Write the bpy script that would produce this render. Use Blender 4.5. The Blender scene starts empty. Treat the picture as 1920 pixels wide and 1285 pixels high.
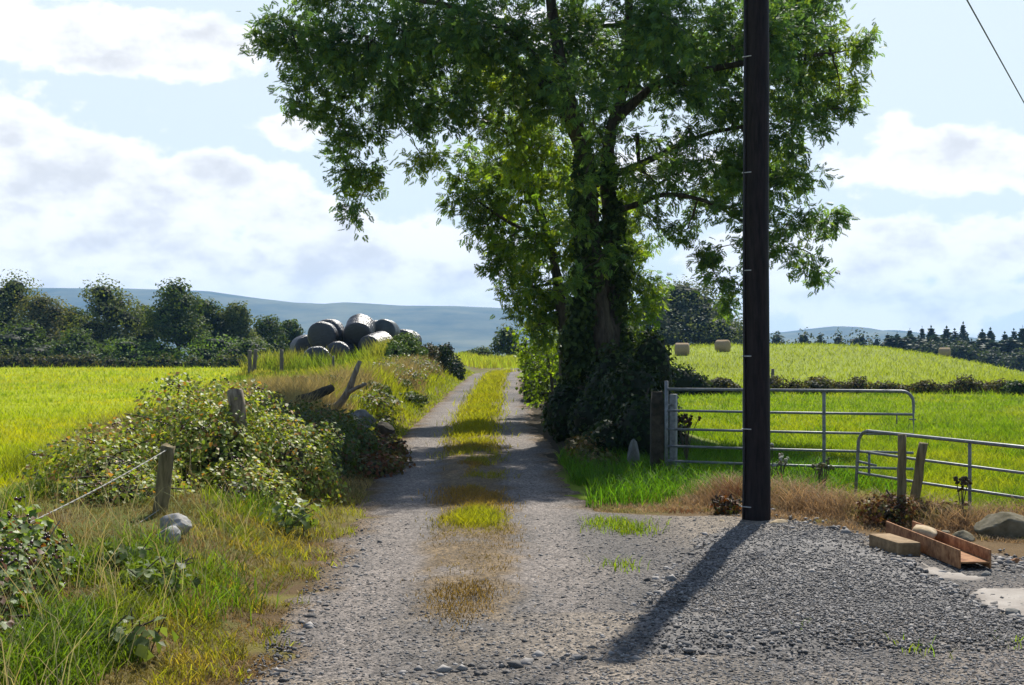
import bpy, bmesh, math, random
import numpy as np
from mathutils import Vector, Matrix
random.seed(7)
R = np.random.default_rng(11)
PI = math.pi
scene = bpy.context.scene
COL = scene.collection
F, CX, HY, CH = 2667.0, 960.0, 660.0, 1.75        # focal length (px), centre, horizon row, camera height

def P(px, py, Y):                                  # photograph estimate -> metres
    return np.array([(px - CX) / F * Y, Y, CH - (py - HY) / F * Y])
def ss(a, b, x):
    t = np.clip((np.asarray(x, float) - a) / (b - a), 0, 1)
    return t * t * (3 - 2 * t)
def lerp(a, b, t): return a + (b - a) * t
def unit(v): return v / np.maximum(np.linalg.norm(v, axis=-1, keepdims=True), 1e-9)
def rnd_unit(n): return unit(R.normal(size=(n, 3)))

_h = np.random.default_rng(3).random((256, 256))
def vnoise(x, y):
    x = np.asarray(x, float); y = np.asarray(y, float)
    xi = np.floor(x).astype(int); yi = np.floor(y).astype(int)
    fx = x - xi; fy = y - yi
    fx = fx * fx * (3 - 2 * fx); fy = fy * fy * (3 - 2 * fy)
    g = lambda a, b: _h[a & 255, b & 255]
    return lerp(lerp(g(xi, yi), g(xi + 1, yi), fx), lerp(g(xi, yi + 1), g(xi + 1, yi + 1), fx), fy)
def fbm(x, y, o=4):
    s = 0; a = .5
    for i in range(o):
        s = s + a * vnoise(x * 2 ** i + 17.3 * i, y * 2 ** i + 5.1 * i); a *= .5
    return s / (1 - .5 ** o)

# ------------------------------------------------------------------ terrain
YB = [0, 7.5, 10.6, 15.6, 18.9, 22.9, 29.5, 57, 83, 200]
XL_ = [-1.40, -1.43, -1.55, -1.68, -1.84, -2.0, -2.05, -2.1, -2.2, -2.2]
XR_ = [.85, .85, .85, .79, .71, .64, .44, .38, .31, .31]
def xl(y): return np.interp(y, YB, XL_)
def xr(y): return np.interp(y, YB, XR_)
def lane_z(y): return np.interp(y, [-50, 0, 15, 30, 57, 83, 100, 130, 170, 300], [0, 0, 0, .2, .47, .52, .8, 1.1, .9, -1])
def tz(x, y):
    x = np.asarray(x, float); y = np.asarray(y, float)
    L = lane_z(y)
    d = xl(y) - x
    FL = np.interp(y, [0, 12, 40, 120, 160, 300], [.2, .25, .3, .42, .3, -1])
    bh = np.interp(y, [0, 7, 12, 16, 25, 60, 80, 100], [.15, .2, .3, .42, .7, .75, .6, .2])
    zl = lerp(lerp(L, L + bh, ss(0, 1.5, d)), FL, ss(2.2, 5, d))
    zl = zl + .5 * ss(46, 55, y) * (1 - ss(75, 95, y)) * ss(2, 4, d) * (1 - ss(7.5, 10.5, d))
    e = x - xr(y)
    RF = np.interp(y, [0, 13, 15, 18, 30, 55], [0, 0, .08, .12, .1, .05])
    xe = x * 140 / np.clip(y, 45, 150)
    hp = np.interp(xe, [2, 6, 10, 20, 30, 36, 41.6, 47, 54, 70, 120], [1.2, 1.6, 2.1, 2.35, 2.45, 2.2, 1.4, .35, -1.2, -4, -6])
    zr = lerp(RF, hp, ss(55, 140, y))
    zr = lerp(zr, np.minimum(hp, -2), ss(150, 230, y))
    hb = .3 * ss(20, 24, y) * (1 - ss(60, 75, y)) * ss(.2, .8, e) * (1 - ss(2, 3.2, e))
    zr = lerp(L, zr, ss(.2, 2.6, e)) + hb
    z = np.where(x < xl(y), zl, np.where(x > xr(y), zr, L))
    z = lerp(z, -4.0, ss(230, 420, y))
    z = z + (fbm(x * .5 + 40, y * .5, 3) - .5) * .10 * ss(0, 1.2, np.where(x < -.5, d, e)) * (1 - ss(100, 200, y))
    return z

# ------------------------------------------------------------------ mesh helpers
def np_mesh(name, V, faces, col=None, smooth=False):
    """faces: list of int arrays (n,k)"""
    me = bpy.data.meshes.new(name)
    V = np.asarray(V, np.float32)
    me.vertices.add(len(V)); me.vertices.foreach_set('co', V.ravel())
    faces = [np.asarray(f, np.int32) for f in faces if len(f)]
    nl = sum(f.size for f in faces); npoly = sum(len(f) for f in faces)
    loops = np.concatenate([f.ravel() for f in faces])
    starts = []; s = 0
    for f in faces:
        starts.append(s + np.arange(len(f)) * f.shape[1]); s += f.size
    me.loops.add(nl); me.loops.foreach_set('vertex_index', loops)
    me.polygons.add(npoly); me.polygons.foreach_set('loop_start', np.concatenate(starts).astype(np.int32))
    if smooth: me.polygons.foreach_set('use_smooth', np.ones(npoly, bool))
    me.update(calc_edges=True)
    if col is not None:
        a = me.attributes.new('Col', 'FLOAT_COLOR', 'POINT')
        c = np.ones((len(V), 4), np.float32); c[:, :3] = col
        a.data.foreach_set('color', c.ravel())
    return me
class MB:
    """collects vertices / faces / colours into one mesh"""
    def __init__(s): s.V = []; s.F = {}; s.C = []; s.n = 0
    def add(s, V, faces, col=(1, 1, 1)):
        V = np.asarray(V, float)
        c = np.empty((len(V), 3)); c[:] = col
        for f in faces:
            f = np.asarray(f, int)
            if f.size: s.F.setdefault(f.shape[1], []).append(f + s.n)
        s.V.append(V); s.C.append(c); s.n += len(V)
        return s
    def mesh(s, name, origin=(0, 0, 0), smooth=False):
        V = np.concatenate(s.V) - np.asarray(origin)
        return np_mesh(name, V, [np.concatenate(f) for f in s.F.values()], np.concatenate(s.C), smooth)
    def tube(s, pts, rad, n=6, col=(1, 1, 1), caps=True, jitter=0):
        pts = np.asarray(pts, float); m = len(pts)
        rad = np.broadcast_to(np.asarray(rad, float), (m,))
        t = unit(np.gradient(pts, axis=0))
        ref = np.array([0, 0, 1.]) if abs(t[0][2]) < .9 else np.array([1., 0, 0])
        u = unit(np.cross(t, ref)); 
        for i in range(1, m):
            if np.dot(u[i], u[i - 1]) < 0: u[i] = -u[i]
        v = np.cross(t, u)
        a = np.arange(n) / n * 2 * PI
        rr = rad[:, None] * (1 + (R.random((m, n)) - .5) * jitter)
        V = pts[:, None] + rr[..., None] * (np.cos(a)[None, :, None] * u[:, None] + np.sin(a)[None, :, None] * v[:, None])
        i = np.arange(m - 1)[:, None]; j = np.arange(n)[None]
        q = np.stack([i * n + j, i * n + (j + 1) % n, (i + 1) * n + (j + 1) % n, (i + 1) * n + j], -1).reshape(-1, 4)
        fs = [q]
        if caps: fs += [np.arange(n)[::-1][None], (np.arange(n) + (m - 1) * n)[None]]
        return s.add(V.reshape(-1, 3), fs, col)
    def box(s, c, size, rot=None, col=(1, 1, 1), bev=0):
        bm = bmesh.new(); bmesh.ops.create_cube(bm, size=1)
        for v in bm.verts: v.co = Vector((v.co.x * size[0], v.co.y * size[1], v.co.z * size[2]))
        if bev: bmesh.ops.bevel(bm, geom=bm.edges[:], offset=bev, segments=2, affect='EDGES', profile=.5)
        if rot is not None: bmesh.ops.transform(bm, matrix=rot.to_4x4(), verts=bm.verts)
        V = np.array([v.co[:] for v in bm.verts]) + np.asarray(c)
        bm.verts.index_update()
        for f in bm.faces: pass
        d = {}
        for f in bm.faces: d.setdefault(len(f.verts), []).append([v.index for v in f.verts])
        bm.free()
        return s.add(V, [np.array(x) for x in d.values()], col)
    def place(s, T, TF, pos, bas, sc, col):
        """instances of template T (k,3), faces TF list, at pos (n,3) with bases (n,3,3 columns) and scale (n,) or (n,3)"""
        n = len(pos); k = len(T)
        sc = np.asarray(sc, float)
        if sc.ndim == 1: sc = sc[:, None]
        L = T[None] * sc[:, None, :]
        V = np.einsum('nij,nkj->nki', bas, L) + pos[:, None]
        off = (np.arange(n) * k)[:, None, None]
        fs = [(np.asarray(f)[None] + off).reshape(-1, np.asarray(f).shape[1]) for f in TF]
        c = np.repeat(np.broadcast_to(np.asarray(col, float), (n, 3)), k, 0)
        return s.add(V.reshape(-1, 3), fs, c)
def basis(d, nrm):
    y = unit(d); x = unit(np.cross(y, nrm)); z = np.cross(x, y)
    return np.stack([x, y, z], -1)
def icos(sub=2):
    bm = bmesh.new(); bmesh.ops.create_icosphere(bm, subdivisions=sub, radius=1)
    bm.verts.index_update()
    V = np.array([v.co[:] for v in bm.verts]); Fc = np.array([[v.index for v in f.verts] for f in bm.faces]); bm.free()
    return V, Fc
ICO = {k: icos(k) for k in (1, 2, 3, 4)}
def n3(V, s, seed=0):      # cheap 3-D noise from 2-D slices
    return (vnoise(V[:, 0] * s + seed, V[:, 1] * s + 3.7) + vnoise(V[:, 1] * s + 9.2, V[:, 2] * s + seed) + vnoise(V[:, 2] * s + 4.4, V[:, 0] * s + seed * 2)) / 3

# ------------------------------------------------------------------ object helpers
def mkobj(name, me, mat, parent=None, loc=None):
    o = bpy.data.objects.new(name, me); COL.objects.link(o)
    if mat is not None:
        me.materials.clear(); me.materials.append(mat)
    if parent is not None: o.parent = parent
    if loc is not None: o.location = loc
    return o
def tag(o, label=None, cat=None, group=None, kind=None):
    for k, v in (('label', label), ('category', cat), ('group', group), ('kind', kind)):
        if v: o[k] = v
    return o
def thing(name, label, cat, loc=(0, 0, 0), group=None):
    o = bpy.data.objects.new(name, None); COL.objects.link(o); o.location = [float(q) for q in loc]
    o.empty_display_size = .3
    return tag(o, label, cat, group)
def dup(root, loc, rz=0, sc=1, label=None):
    r = root.copy(); COL.objects.link(r); r.location = [float(q) for q in loc]; r.rotation_euler = (0, 0, rz)
    r.scale = (sc, sc, sc) if np.isscalar(sc) else sc
    if label: r['label'] = label
    for ch in list(root.children):
        c = ch.copy(); COL.objects.link(c); c.parent = r
        for g in list(ch.children):
            e = g.copy(); COL.objects.link(e); e.parent = c
    return r

# ------------------------------------------------------------------ materials
def newmat(name):
    m = bpy.data.materials.new(name); m.use_nodes = True
    nt = m.node_tree; nt.nodes.clear()
    out = nt.nodes.new('ShaderNodeOutputMaterial')
    return m, nt, out
def nd(nt, t, **kw):
    n = nt.nodes.new(t)
    for k, v in kw.items():
        if k.startswith('i_'): n.inputs[k[2:].replace('_', ' ')].default_value = v
        else: setattr(n, k, v)
    return n
def math_n(nt, op, a, b=None, c=None, clamp=False):
    n = nt.nodes.new('ShaderNodeMath'); n.operation = op; n.use_clamp = clamp
    for i, v in enumerate((a, b, c)):
        if v is None: continue
        if isinstance(v, (int, float)): n.inputs[i].default_value = v
        else: nt.links.new(v, n.inputs[i])
    return n.outputs[0]
def mixc(nt, fac, a, b, mode='MIX'):
    n = nt.nodes.new('ShaderNodeMix'); n.data_type = 'RGBA'; n.blend_type = mode
    for sock, v in ((n.inputs['Factor'], fac), (n.inputs['A'], a), (n.inputs['B'], b)):
        s = sock
        if sock.name == 'A': s = n.inputs[6]
        if sock.name == 'B': s = n.inputs[7]
        if sock.name == 'Factor': s = n.inputs[0]
        if isinstance(v, (int, float)): s.default_value = v
        elif isinstance(v, (tuple, list)): s.default_value = (*v[:3], 1)
        else: nt.links.new(v, s)
    return n.outputs[2]
def coords(nt, world=True, scale=(1, 1, 1)):
    if world:
        g = nd(nt, 'ShaderNodeNewGeometry').outputs['Position']
    else: g = nd(nt, 'ShaderNodeTexCoord').outputs['Object']
    m = nd(nt, 'ShaderNodeMapping'); m.inputs['Scale'].default_value = scale
    nt.links.new(g, m.inputs['Vector']); return m.outputs[0]
def noise(nt, vec, scale, detail=4, rough=.55):
    n = nd(nt, 'ShaderNodeTexNoise'); n.inputs['Scale'].default_value = scale
    n.inputs['Detail'].default_value = detail; n.inputs['Roughness'].default_value = rough
    nt.links.new(vec, n.inputs['Vector']); return n.outputs['Fac']
def ramp(nt, fac, stops):
    n = nd(nt, 'ShaderNodeValToRGB'); e = n.color_ramp.elements
    while len(e) < len(stops): e.new(.5)
    for k, (p, c) in zip(e, stops):
        k.position = p; k.color = (*c, 1) if not np.isscalar(c) else (c, c, c, 1)
    nt.links.new(fac, n.inputs[0]); return n.outputs[0]
def principled(nt, out, col, rough=.7, spec=.3, metal=0, bump=None, bstr=.3, bdist=.02):
    p = nd(nt, 'ShaderNodeBsdfPrincipled')
    if isinstance(col, tuple): p.inputs['Base Color'].default_value = (*col, 1)
    else: nt.links.new(col, p.inputs['Base Color'])
    if isinstance(rough, (int, float)): p.inputs['Roughness'].default_value = rough
    else: nt.links.new(rough, p.inputs['Roughness'])
    p.inputs['Specular IOR Level'].default_value = spec; p.inputs['Metallic'].default_value = metal
    if bump is not None:
        b = nd(nt, 'ShaderNodeBump'); b.inputs['Strength'].default_value = bstr; b.inputs['Distance'].default_value = bdist
        nt.links.new(bump, b.inputs['Height']); nt.links.new(b.outputs[0], p.inputs['Normal'])
    nt.links.new(p.outputs[0], out.inputs['Surface']); return p
def noisy(name, c1, c2, scale=5, rough=.8, spec=.3, bstr=.4, bdist=.01, metal=0, stretch=(1, 1, 1), detail=6, world=False, lo=.35, hi=.65):
    m, nt, out = newmat(name)
    v = coords(nt, world, stretch); f = noise(nt, v, scale, detail, .65)
    c = ramp(nt, f, [(lo, c1), (hi, c2)])
    principled(nt, out, c, rough, spec, metal, f, bstr, bdist); return m
def leafmat(name, transl=.4, rough=.5, spec=.25, tcol=(1.35, 1.3, .45), gain=1.0):
    m, nt, out = newmat(name)
    a = nd(nt, 'ShaderNodeAttribute', attribute_name='Col').outputs['Color']
    p = nd(nt, 'ShaderNodeBsdfPrincipled'); p.inputs['Roughness'].default_value = rough
    p.inputs['Specular IOR Level'].default_value = spec
    nt.links.new(a, p.inputs['Base Color'])
    t = nd(nt, 'ShaderNodeBsdfTranslucent')
    nt.links.new(mixc(nt, 1.0, a, tcol, 'MULTIPLY'), t.inputs['Color'])
    mx = nd(nt, 'ShaderNodeMixShader'); mx.inputs[0].default_value = transl
    nt.links.new(p.outputs[0], mx.inputs[1]); nt.links.new(t.outputs[0], mx.inputs[2])
    nt.links.new(mx.outputs[0], out.inputs['Surface']); return m
M = {}
M['ash'] = leafmat('ash_leaves', .56, .5, .22)
M['bramble'] = leafmat('bramble_leaves', .45, .5, .33)
M['ivy'] = leafmat('ivy_leaves', .25, .55, .12)
M['grass'] = leafmat('grass_blades', .6, .55, .2)
M['dry'] = leafmat('dry_blades', .35, .7, .15, (1.1, 1.0, .8))
M['far_leaf'] = leafmat('far_leaves', .42, .6, .12)
M['needle'] = leafmat('conifer_needles', .15, .6, .15)
M['bark'] = noisy('bark', (.022, .018, .013), (.085, .07, .05), 14, .9, .2, .8, .03, stretch=(1, 1, .25))
M['twig'] = noisy('twig_bark', (.03, .024, .016), (.09, .07, .05), 12, .9)
M['deadwood'] = noisy('dead_wood', (.10, .08, .06), (.30, .25, .19), 16, .9, .2, .7, .01, stretch=(1, 1, .3))
M['post'] = noisy('weathered_post', (.07, .058, .028), (.22, .18, .095), 22, .9, .2, .6, .006, stretch=(1, 1, .12))
M['far_post'] = noisy('grey_post', (.10, .085, .07), (.22, .19, .15), 22, .9, stretch=(1, 1, .2))
M['pole'] = noisy('tarred_pole', (.003, .0025, .0035), (.021, .0145, .0155), 34, .7, .2, .8, .005, stretch=(1, 1, .12), detail=9)
M['cable'] = noisy('black_cable', (.012, .012, .014), (.025, .025, .03), 30, .5)
M['steel'] = noisy('galvanised_steel', (.10, .11, .115), (.21, .22, .225), 18, .5, .4, .15, .002, metal=.2)
M['staple'] = noisy('zinc_staple', (.35, .36, .37), (.5, .5, .5), 30, .5)
M['rust'] = noisy('rusty_steel', (.15, .055, .022), (.40, .21, .095), 14, .85, .25, .3, .003, stretch=(1, 1, 1))
M['timber'] = noisy('sawn_timber', (.15, .095, .045), (.29, .20, .11), 14, .85, .2, .4, .003)
M['sand_stone'] = noisy('yellow_stone', (.26, .19, .10), (.46, .37, .25), 9, .9, .2, .5, .01)
M['grey_stone'] = noisy('grey_stone', (.09, .085, .075), (.26, .25, .225), 7, .9, .2, .7, .02)
M['pale_wood'] = noisy('weathered_pale_wood', (.09, .09, .08), (.17, .17, .15), 9, .9, .2, .7, .02)
M['pale_stone'] = noisy('pale_grey_stone', (.13, .125, .115), (.40, .39, .37), 6, .9, .2, .8, .02)
M['boulder'] = noisy('mossy_boulder', (.075, .065, .035), (.21, .185, .13), 6, .92, .2, .7, .02)
M['mossy'] = noisy('mossy_concrete', (.014, .014, .009), (.07, .058, .042), 9, .92, .2, .7, .02)
M['rope'] = noisy('old_rope', (.22, .21, .18), (.40, .385, .34), 40, .85)
M['wrap'] = noisy('bale_wrap', (.008, .008, .010), (.03, .03, .032), 5, .36, .8, .9, .06, stretch=(1, 1, 4))
M['wrap_g'] = noisy('bale_wrap_green', (.022, .03, .028), (.05, .06, .055), 5, .38, .55, .5, .05)
M['hay'] = noisy('hay', (.22, .16, .09), (.38, .29, .18), 30, .95, .1, .6, .02)
M['berry'] = noisy('berries', (.012, .004, .008), (.09, .012, .01), 25, .3, .6, .1, .002)
M['concrete'] = noisy('pale_concrete', (.20, .175, .15), (.31, .28, .245), 3, .92, .2, .3, .01, world=True)
M['moor'] = noisy('moorland', (.02, .035, .015), (.13, .13, .06), .006, .95, .1, 0, .01, world=True)
M['seed'] = leafmat('seed_heads', .25, .8, .1, (1.1, 1.0, .8))

def ground_mat():
    m, nt, out = newmat('turf_ground')
    a = nd(nt, 'ShaderNodeAttribute', attribute_name='Col').outputs['Color']
    v = coords(nt)
    f = noise(nt, v, 2.2, 8, .7); g = noise(nt, v, 28, 4, .7)
    k = math_n(nt, 'MULTIPLY_ADD', f, .9, .5); k2 = math_n(nt, 'MULTIPLY_ADD', g, .8, .55)
    kk = math_n(nt, 'MULTIPLY', k, k2)
    c = mixc(nt, 1.0, a, kk, 'MULTIPLY')
    principled(nt, out, c, .95, .1, 0, g, .8, .03); return m
M['ground'] = ground_mat()
def gravel_mat(name, cell, tint=1.0):
    m, nt, out = newmat(name)
    a = nd(nt, 'ShaderNodeAttribute', attribute_name='Col').outputs['Color']
    v = coords(nt)
    vo = nd(nt, 'ShaderNodeTexVoronoi'); vo.inputs['Scale'].default_value = cell; nt.links.new(v, vo.inputs['Vector'])
    vo2 = nd(nt, 'ShaderNodeTexVoronoi'); vo2.inputs['Scale'].default_value = cell * 2.3; nt.links.new(v, vo2.inputs['Vector'])
    bw = nd(nt, 'ShaderNodeRGBToBW'); nt.links.new(vo.outputs['Color'], bw.inputs[0])
    bw2 = nd(nt, 'ShaderNodeRGBToBW'); nt.links.new(vo2.outputs['Color'], bw2.inputs[0])
    n1 = noise(nt, v, 1.1, 6, .65)
    k = math_n(nt, 'MULTIPLY_ADD', bw.outputs[0], 1.5, .2)
    k = math_n(nt, 'MULTIPLY', k, math_n(nt, 'MULTIPLY_ADD', bw2.outputs[0], .7, .62))
    k = math_n(nt, 'MULTIPLY', k, math_n(nt, 'MULTIPLY_ADD', n1, .9, .55))
    c = mixc(nt, 1.0, a, k, 'MULTIPLY')
    h = math_n(nt, 'ADD', math_n(nt, 'SUBTRACT', 1.0, vo.outputs['Distance']), math_n(nt, 'MULTIPLY', vo2.outputs['Distance'], -.5))
    principled(nt, out, c, .85, .25, 0, h, .9, .018); return m
M['gravel'] = gravel_mat('lane_gravel', 42)
M['coarse'] = gravel_mat('coarse_gravel', 30)
def pebble_mat():
    m, nt, out = newmat('loose_stones')
    a = nd(nt, 'ShaderNodeAttribute', attribute_name='Col').outputs['Color']
    principled(nt, out, a, .8, .3); return m
M['pebble'] = pebble_mat()

# ------------------------------------------------------------------ camera, world, sun
cam = bpy.data.cameras.new('camera'); co = bpy.data.objects.new('camera', cam); COL.objects.link(co)
cam.sensor_width = 36; cam.lens = F / 1920 * 36; cam.clip_end = 12000; cam.clip_start = .05
co.location = (0, 0, CH); co.rotation_euler = (PI / 2 + math.atan((HY - 642.5) / F), 0, 0)
scene.camera = co
SAZ, SEL = math.radians(16.5), math.radians(50)
sd = Vector((math.sin(SAZ) * math.cos(SEL), math.cos(SAZ) * math.cos(SEL), math.sin(SEL)))
sun = bpy.data.lights.new('sun', 'SUN'); sun.energy = 5.0; sun.angle = math.radians(.53); sun.color = (1, .95, .86)
so = bpy.data.objects.new('sun', sun); COL.objects.link(so); so.rotation_euler = sd.to_track_quat('Z', 'Y').to_euler(); so.location = (20, 60, 80)

def build_world():
    w = bpy.data.worlds.new('World'); scene.world = w; w.use_nodes = True
    nt = w.node_tree; nt.nodes.clear()
    out = nt.nodes.new('ShaderNodeOutputWorld'); bg = nt.nodes.new('ShaderNodeBackground')
    STR = .1
    bg.inputs['Strength'].default_value = STR
    sky = nt.nodes.new('ShaderNodeTexSky'); sky.sky_type = 'NISHITA'; sky.sun_disc = False
    sky.sun_elevation = SEL; sky.sun_rotation = SAZ; sky.air_density = 1.0; sky.dust_density = .6; sky.ozone_density = 1.5
    tc = nt.nodes.new('ShaderNodeTexCoord').outputs['Generated']
    sep = nt.nodes.new('ShaderNodeSeparateXYZ'); nt.links.new(tc, sep.inputs[0])
    az = math_n(nt, 'ARCTAN2', sep.outputs[0], sep.outputs[1])
    el = math_n(nt, 'ARCSINE', sep.outputs[2])
    cb = nt.nodes.new('ShaderNodeCombineXYZ')
    nt.links.new(az, cb.inputs[0]); nt.links.new(el, cb.inputs[1])
    def nz(sx, sy, off, detail=8, rough=.55):
        m = nd(nt, 'ShaderNodeMapping'); m.inputs['Scale'].default_value = (sx, sy, 1); m.inputs['Location'].default_value = (off, off * .7, off * .3)
        nt.links.new(cb.outputs[0], m.inputs['Vector']); return noise(nt, m.outputs[0], 1.0, detail, rough)
    nA = nz(14, 22, 3.1); nB = nz(34, 55, 7.7, 6); nC = nz(9, 26, 1.3, 5)
    # (px, py, rx, ry, weight) of the cloud banks as seen; stored as azimuth / elevation
    banks = [(-60, 420, 430, 210, 1), (130, 330, 230, 110, 1), (330, 400, 260, 120, 1), (520, 420, 120, 110, 1), (620, 500, 420, 110, 1), (250, 560, 600, 90, 1),
             (250, 90, 300, 75, .9), (480, 95, 180, 60, .7), (40, 30, 150, 40, .6), (560, 250, 120, 50, .5),
             (1720, 300, 170, 75, 1), (1690, 270, 90, 55, .9), (1880, 320, 140, 60, .9), (1700, 480, 420, 75, .9), (1600, 570, 500, 70, .8), (1000, 590, 600, 60, .8), (1250, 300, 260, 70, .5), (1000, 60, 300, 70, .5)]
    acc = None
    for (px, py, rx, ry, wt) in banks:
        a0 = math.atan((px - CX) / F); e0 = math.atan((HY - py) / F)
        ra = rx / F; re = ry / F
        da = math_n(nt, 'MULTIPLY', math_n(nt, 'SUBTRACT', az, a0), 1 / ra)
        de = math_n(nt, 'MULTIPLY', math_n(nt, 'SUBTRACT', el, e0), 1 / re)
        q = math_n(nt, 'SUBTRACT', wt, math_n(nt, 'ADD', math_n(nt, 'MULTIPLY', da, da), math_n(nt, 'MULTIPLY', de, de)))
        q = math_n(nt, 'MAXIMUM', q, -1.0)
        acc = q if acc is None else math_n(nt, 'MAXIMUM', acc, q)
    # scattered fair-weather cloud over the rest of the sky
    gen = math_n(nt, 'MULTIPLY_ADD', nz(4, 7, 9.9, 6), 3.0, -2.0)
    front = math_n(nt, 'LESS_THAN', math_n(nt, 'ABSOLUTE', az), .5); low = math_n(nt, 'LESS_THAN', el, .4)
    gen = math_n(nt, 'SUBTRACT', gen, math_n(nt, 'MULTIPLY', math_n(nt, 'MULTIPLY', front, low), 2.0))
    acc = math_n(nt, 'MAXIMUM', acc, gen)
    d = math_n(nt, 'ADD', math_n(nt, 'MULTIPLY', acc, .5), math_n(nt, 'MULTIPLY_ADD', nA, 1.7, -.85))
    d = math_n(nt, 'ADD', d, math_n(nt, 'MULTIPLY_ADD', nB, 1.0, -.5))
    mr = nd(nt, 'ShaderNodeMapRange', interpolation_type='SMOOTHSTEP'); mr.inputs[1].default_value = -.06; mr.inputs[2].default_value = .20
    nt.links.new(d, mr.inputs[0]); mask = mr.outputs[0]
    thick = nd(nt, 'ShaderNodeMapRange', interpolation_type='SMOOTHSTEP'); thick.inputs[1].default_value = .12; thick.inputs[2].default_value = .85
    nt.links.new(math_n(nt, 'ADD', math_n(nt, 'ADD', d, math_n(nt, 'MULTIPLY_ADD', nC, .9, -.5)), math_n(nt, 'MULTIPLY_ADD', nz(22, 40, 5.3, 7), 1.6, -.8)), thick.inputs[0])
    white = (.76 / STR, .76 / STR, .755 / STR); grey = (.52 / STR, .525 / STR, .54 / STR)
    cl = mixc(nt, thick.outputs[0], white, grey)
    # haze-thinned blue
    pfe = nd(nt, 'ShaderNodeMapRange', interpolation_type='SMOOTHSTEP'); pfe.inputs[1].default_value = .75; pfe.inputs[2].default_value = .22; nt.links.new(el, pfe.inputs[0])
    pfa = nd(nt, 'ShaderNodeMapRange', interpolation_type='SMOOTHSTEP'); pfa.inputs[1].default_value = 1.3; pfa.inputs[2].default_value = .4; nt.links.new(math_n(nt, 'ABSOLUTE', az), pfa.inputs[0])
    pf = math_n(nt, 'MULTIPLY', math_n(nt, 'MULTIPLY', pfe.outputs[0], pfa.outputs[0]), .92)
    pale = mixc(nt, pf, sky.outputs[0], (.525 / STR, .59 / STR, .635 / STR))
    # far below the horizon keep it neutral
    fin = mixc(nt, math_n(nt, 'MULTIPLY', mask, .93), pale, cl)
    nt.links.new(fin, bg.inputs['Color']); nt.links.new(bg.outputs[0], out.inputs['Surface'])
build_world()
scene.view_settings.view_transform = 'Standard'; scene.view_settings.look = 'None'
scene.view_settings.exposure = .68; scene.view_settings.gamma = 1
scene.cycles.use_denoising = True
scene.cycles.max_bounces = 8; scene.cycles.volume_bounces = 0; scene.cycles.transparent_max_bounces = 8
scene.cycles.diffuse_bounces = 3; scene.cycles.glossy_bounces = 2; scene.cycles.transmission_bounces = 4

# ------------------------------------------------------------------ ground
def axis(a, b, near, step, grow):
    out = [near]; s = step; v = near
    while v < b: v += s; out.append(min(v, b)); s *= grow
    v = near; s = step; lo = []
    while v > a: v -= s; lo.append(max(v, a)); s *= grow
    return np.array(lo[::-1] + out)
gx = np.unique(np.concatenate([axis(-3900, -6, -6, .15, 1.09), np.arange(-6, 6, .15), axis(6, 3900, 6, .15, 1.09)]))
gy = np.unique(np.concatenate([axis(-40, 5, 5, .3, 1.25), np.arange(5, 30, .16), axis(30, 4300, 30, .18, 1.045)]))
def grid_faces(nx, ny):
    i = np.arange(ny - 1)[:, None]; j = np.arange(nx - 1)[None]
    return np.stack([i * nx + j, i * nx + j + 1, (i + 1) * nx + j + 1, (i + 1) * nx + j], -1).reshape(-1, 4)
FIELD_L = np.array([.24, .28, .008]); FIELD_R = np.array([.15, .20, .014]); HILL = np.array([.19, .23, .03])
DRY = np.array([.13, .085, .04]); SOIL = np.array([.05, .038, .02]); VERGE = np.array([.09, .11, .02])
def ground_col(x, y):
    n = fbm(x * .9, y * .9, 4); n2 = fbm(x * .15 + 9, y * .15, 3)
    d = xl(y) - x; e = x - xr(y)
    c = np.empty((len(x), 3)); c[:] = FIELD_L
    c *= (.75 + .5 * n2)[:, None]
    c[x > 0] = (FIELD_R * (.75 + .5 * n2)[:, None])[x > 0]
    hill = ss(58, 75, y) * (x > 3); c = lerp(c, HILL * (.8 + .4 * n2)[:, None], hill[:, None])
    # left bank
    t = (1 - ss(2.6, 4.2, d + (n - .5) * 1.5)) * (x < -.5)
    c = lerp(c, lerp(DRY, VERGE, ss(.35, .6, n)[:, None]), t[:, None])
    t2 = (1 - ss(.1, .6, d + (n - .5) * .8)) * (x < -.5)
    c = lerp(c, lerp(DRY * .8, np.array([.15, .13, .035]), ss(.42, .6, fbm(x * 2 + 5, y * 2, 4))[:, None]), t2[:, None])
    # right verge: dry weeds strip near the pole, soil below the hedge
    t = (1 - ss(15.2, 16.6, y + (n - .5) * 1.2)) * (x > -.3)
    c = lerp(c, DRY[None] * (.7 + .5 * n)[:, None], t[:, None])
    t = ss(18.5, 21, y) * (1 - ss(62, 75, y)) * (x > 0) * (1 - ss(2.0, 3.2, e + (n - .5)))
    c = lerp(c, SOIL[None], t[:, None])
    # rough grass round the bales, far rough land under the trees
    t = ss(46, 54, y) * (1 - ss(80, 95, y)) * (x < 0) * (1 - ss(7.5, 9.5, d))
    c = lerp(c, np.array([.13, .145, .03])[None], t[:, None])
    t = ss(118, 124, y + (n2 - .5) * 8) * (x < -1)
    c = lerp(c, np.array([.05, .07, .018])[None], t[:, None])
    t = ss(150, 190, y)
    c = lerp(c, np.array([.06, .075, .025])[None], t[:, None])
    return c
X, Yg = np.meshgrid(gx, gy); X = X.ravel(); Yg = Yg.ravel()
gme = np_mesh('ground', np.stack([X, Yg, tz(X, Yg)], 1), [grid_faces(len(gx), len(gy))], ground_col(X, Yg), True)
tag(mkobj('ground', gme, M['ground']), kind='structure')

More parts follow.
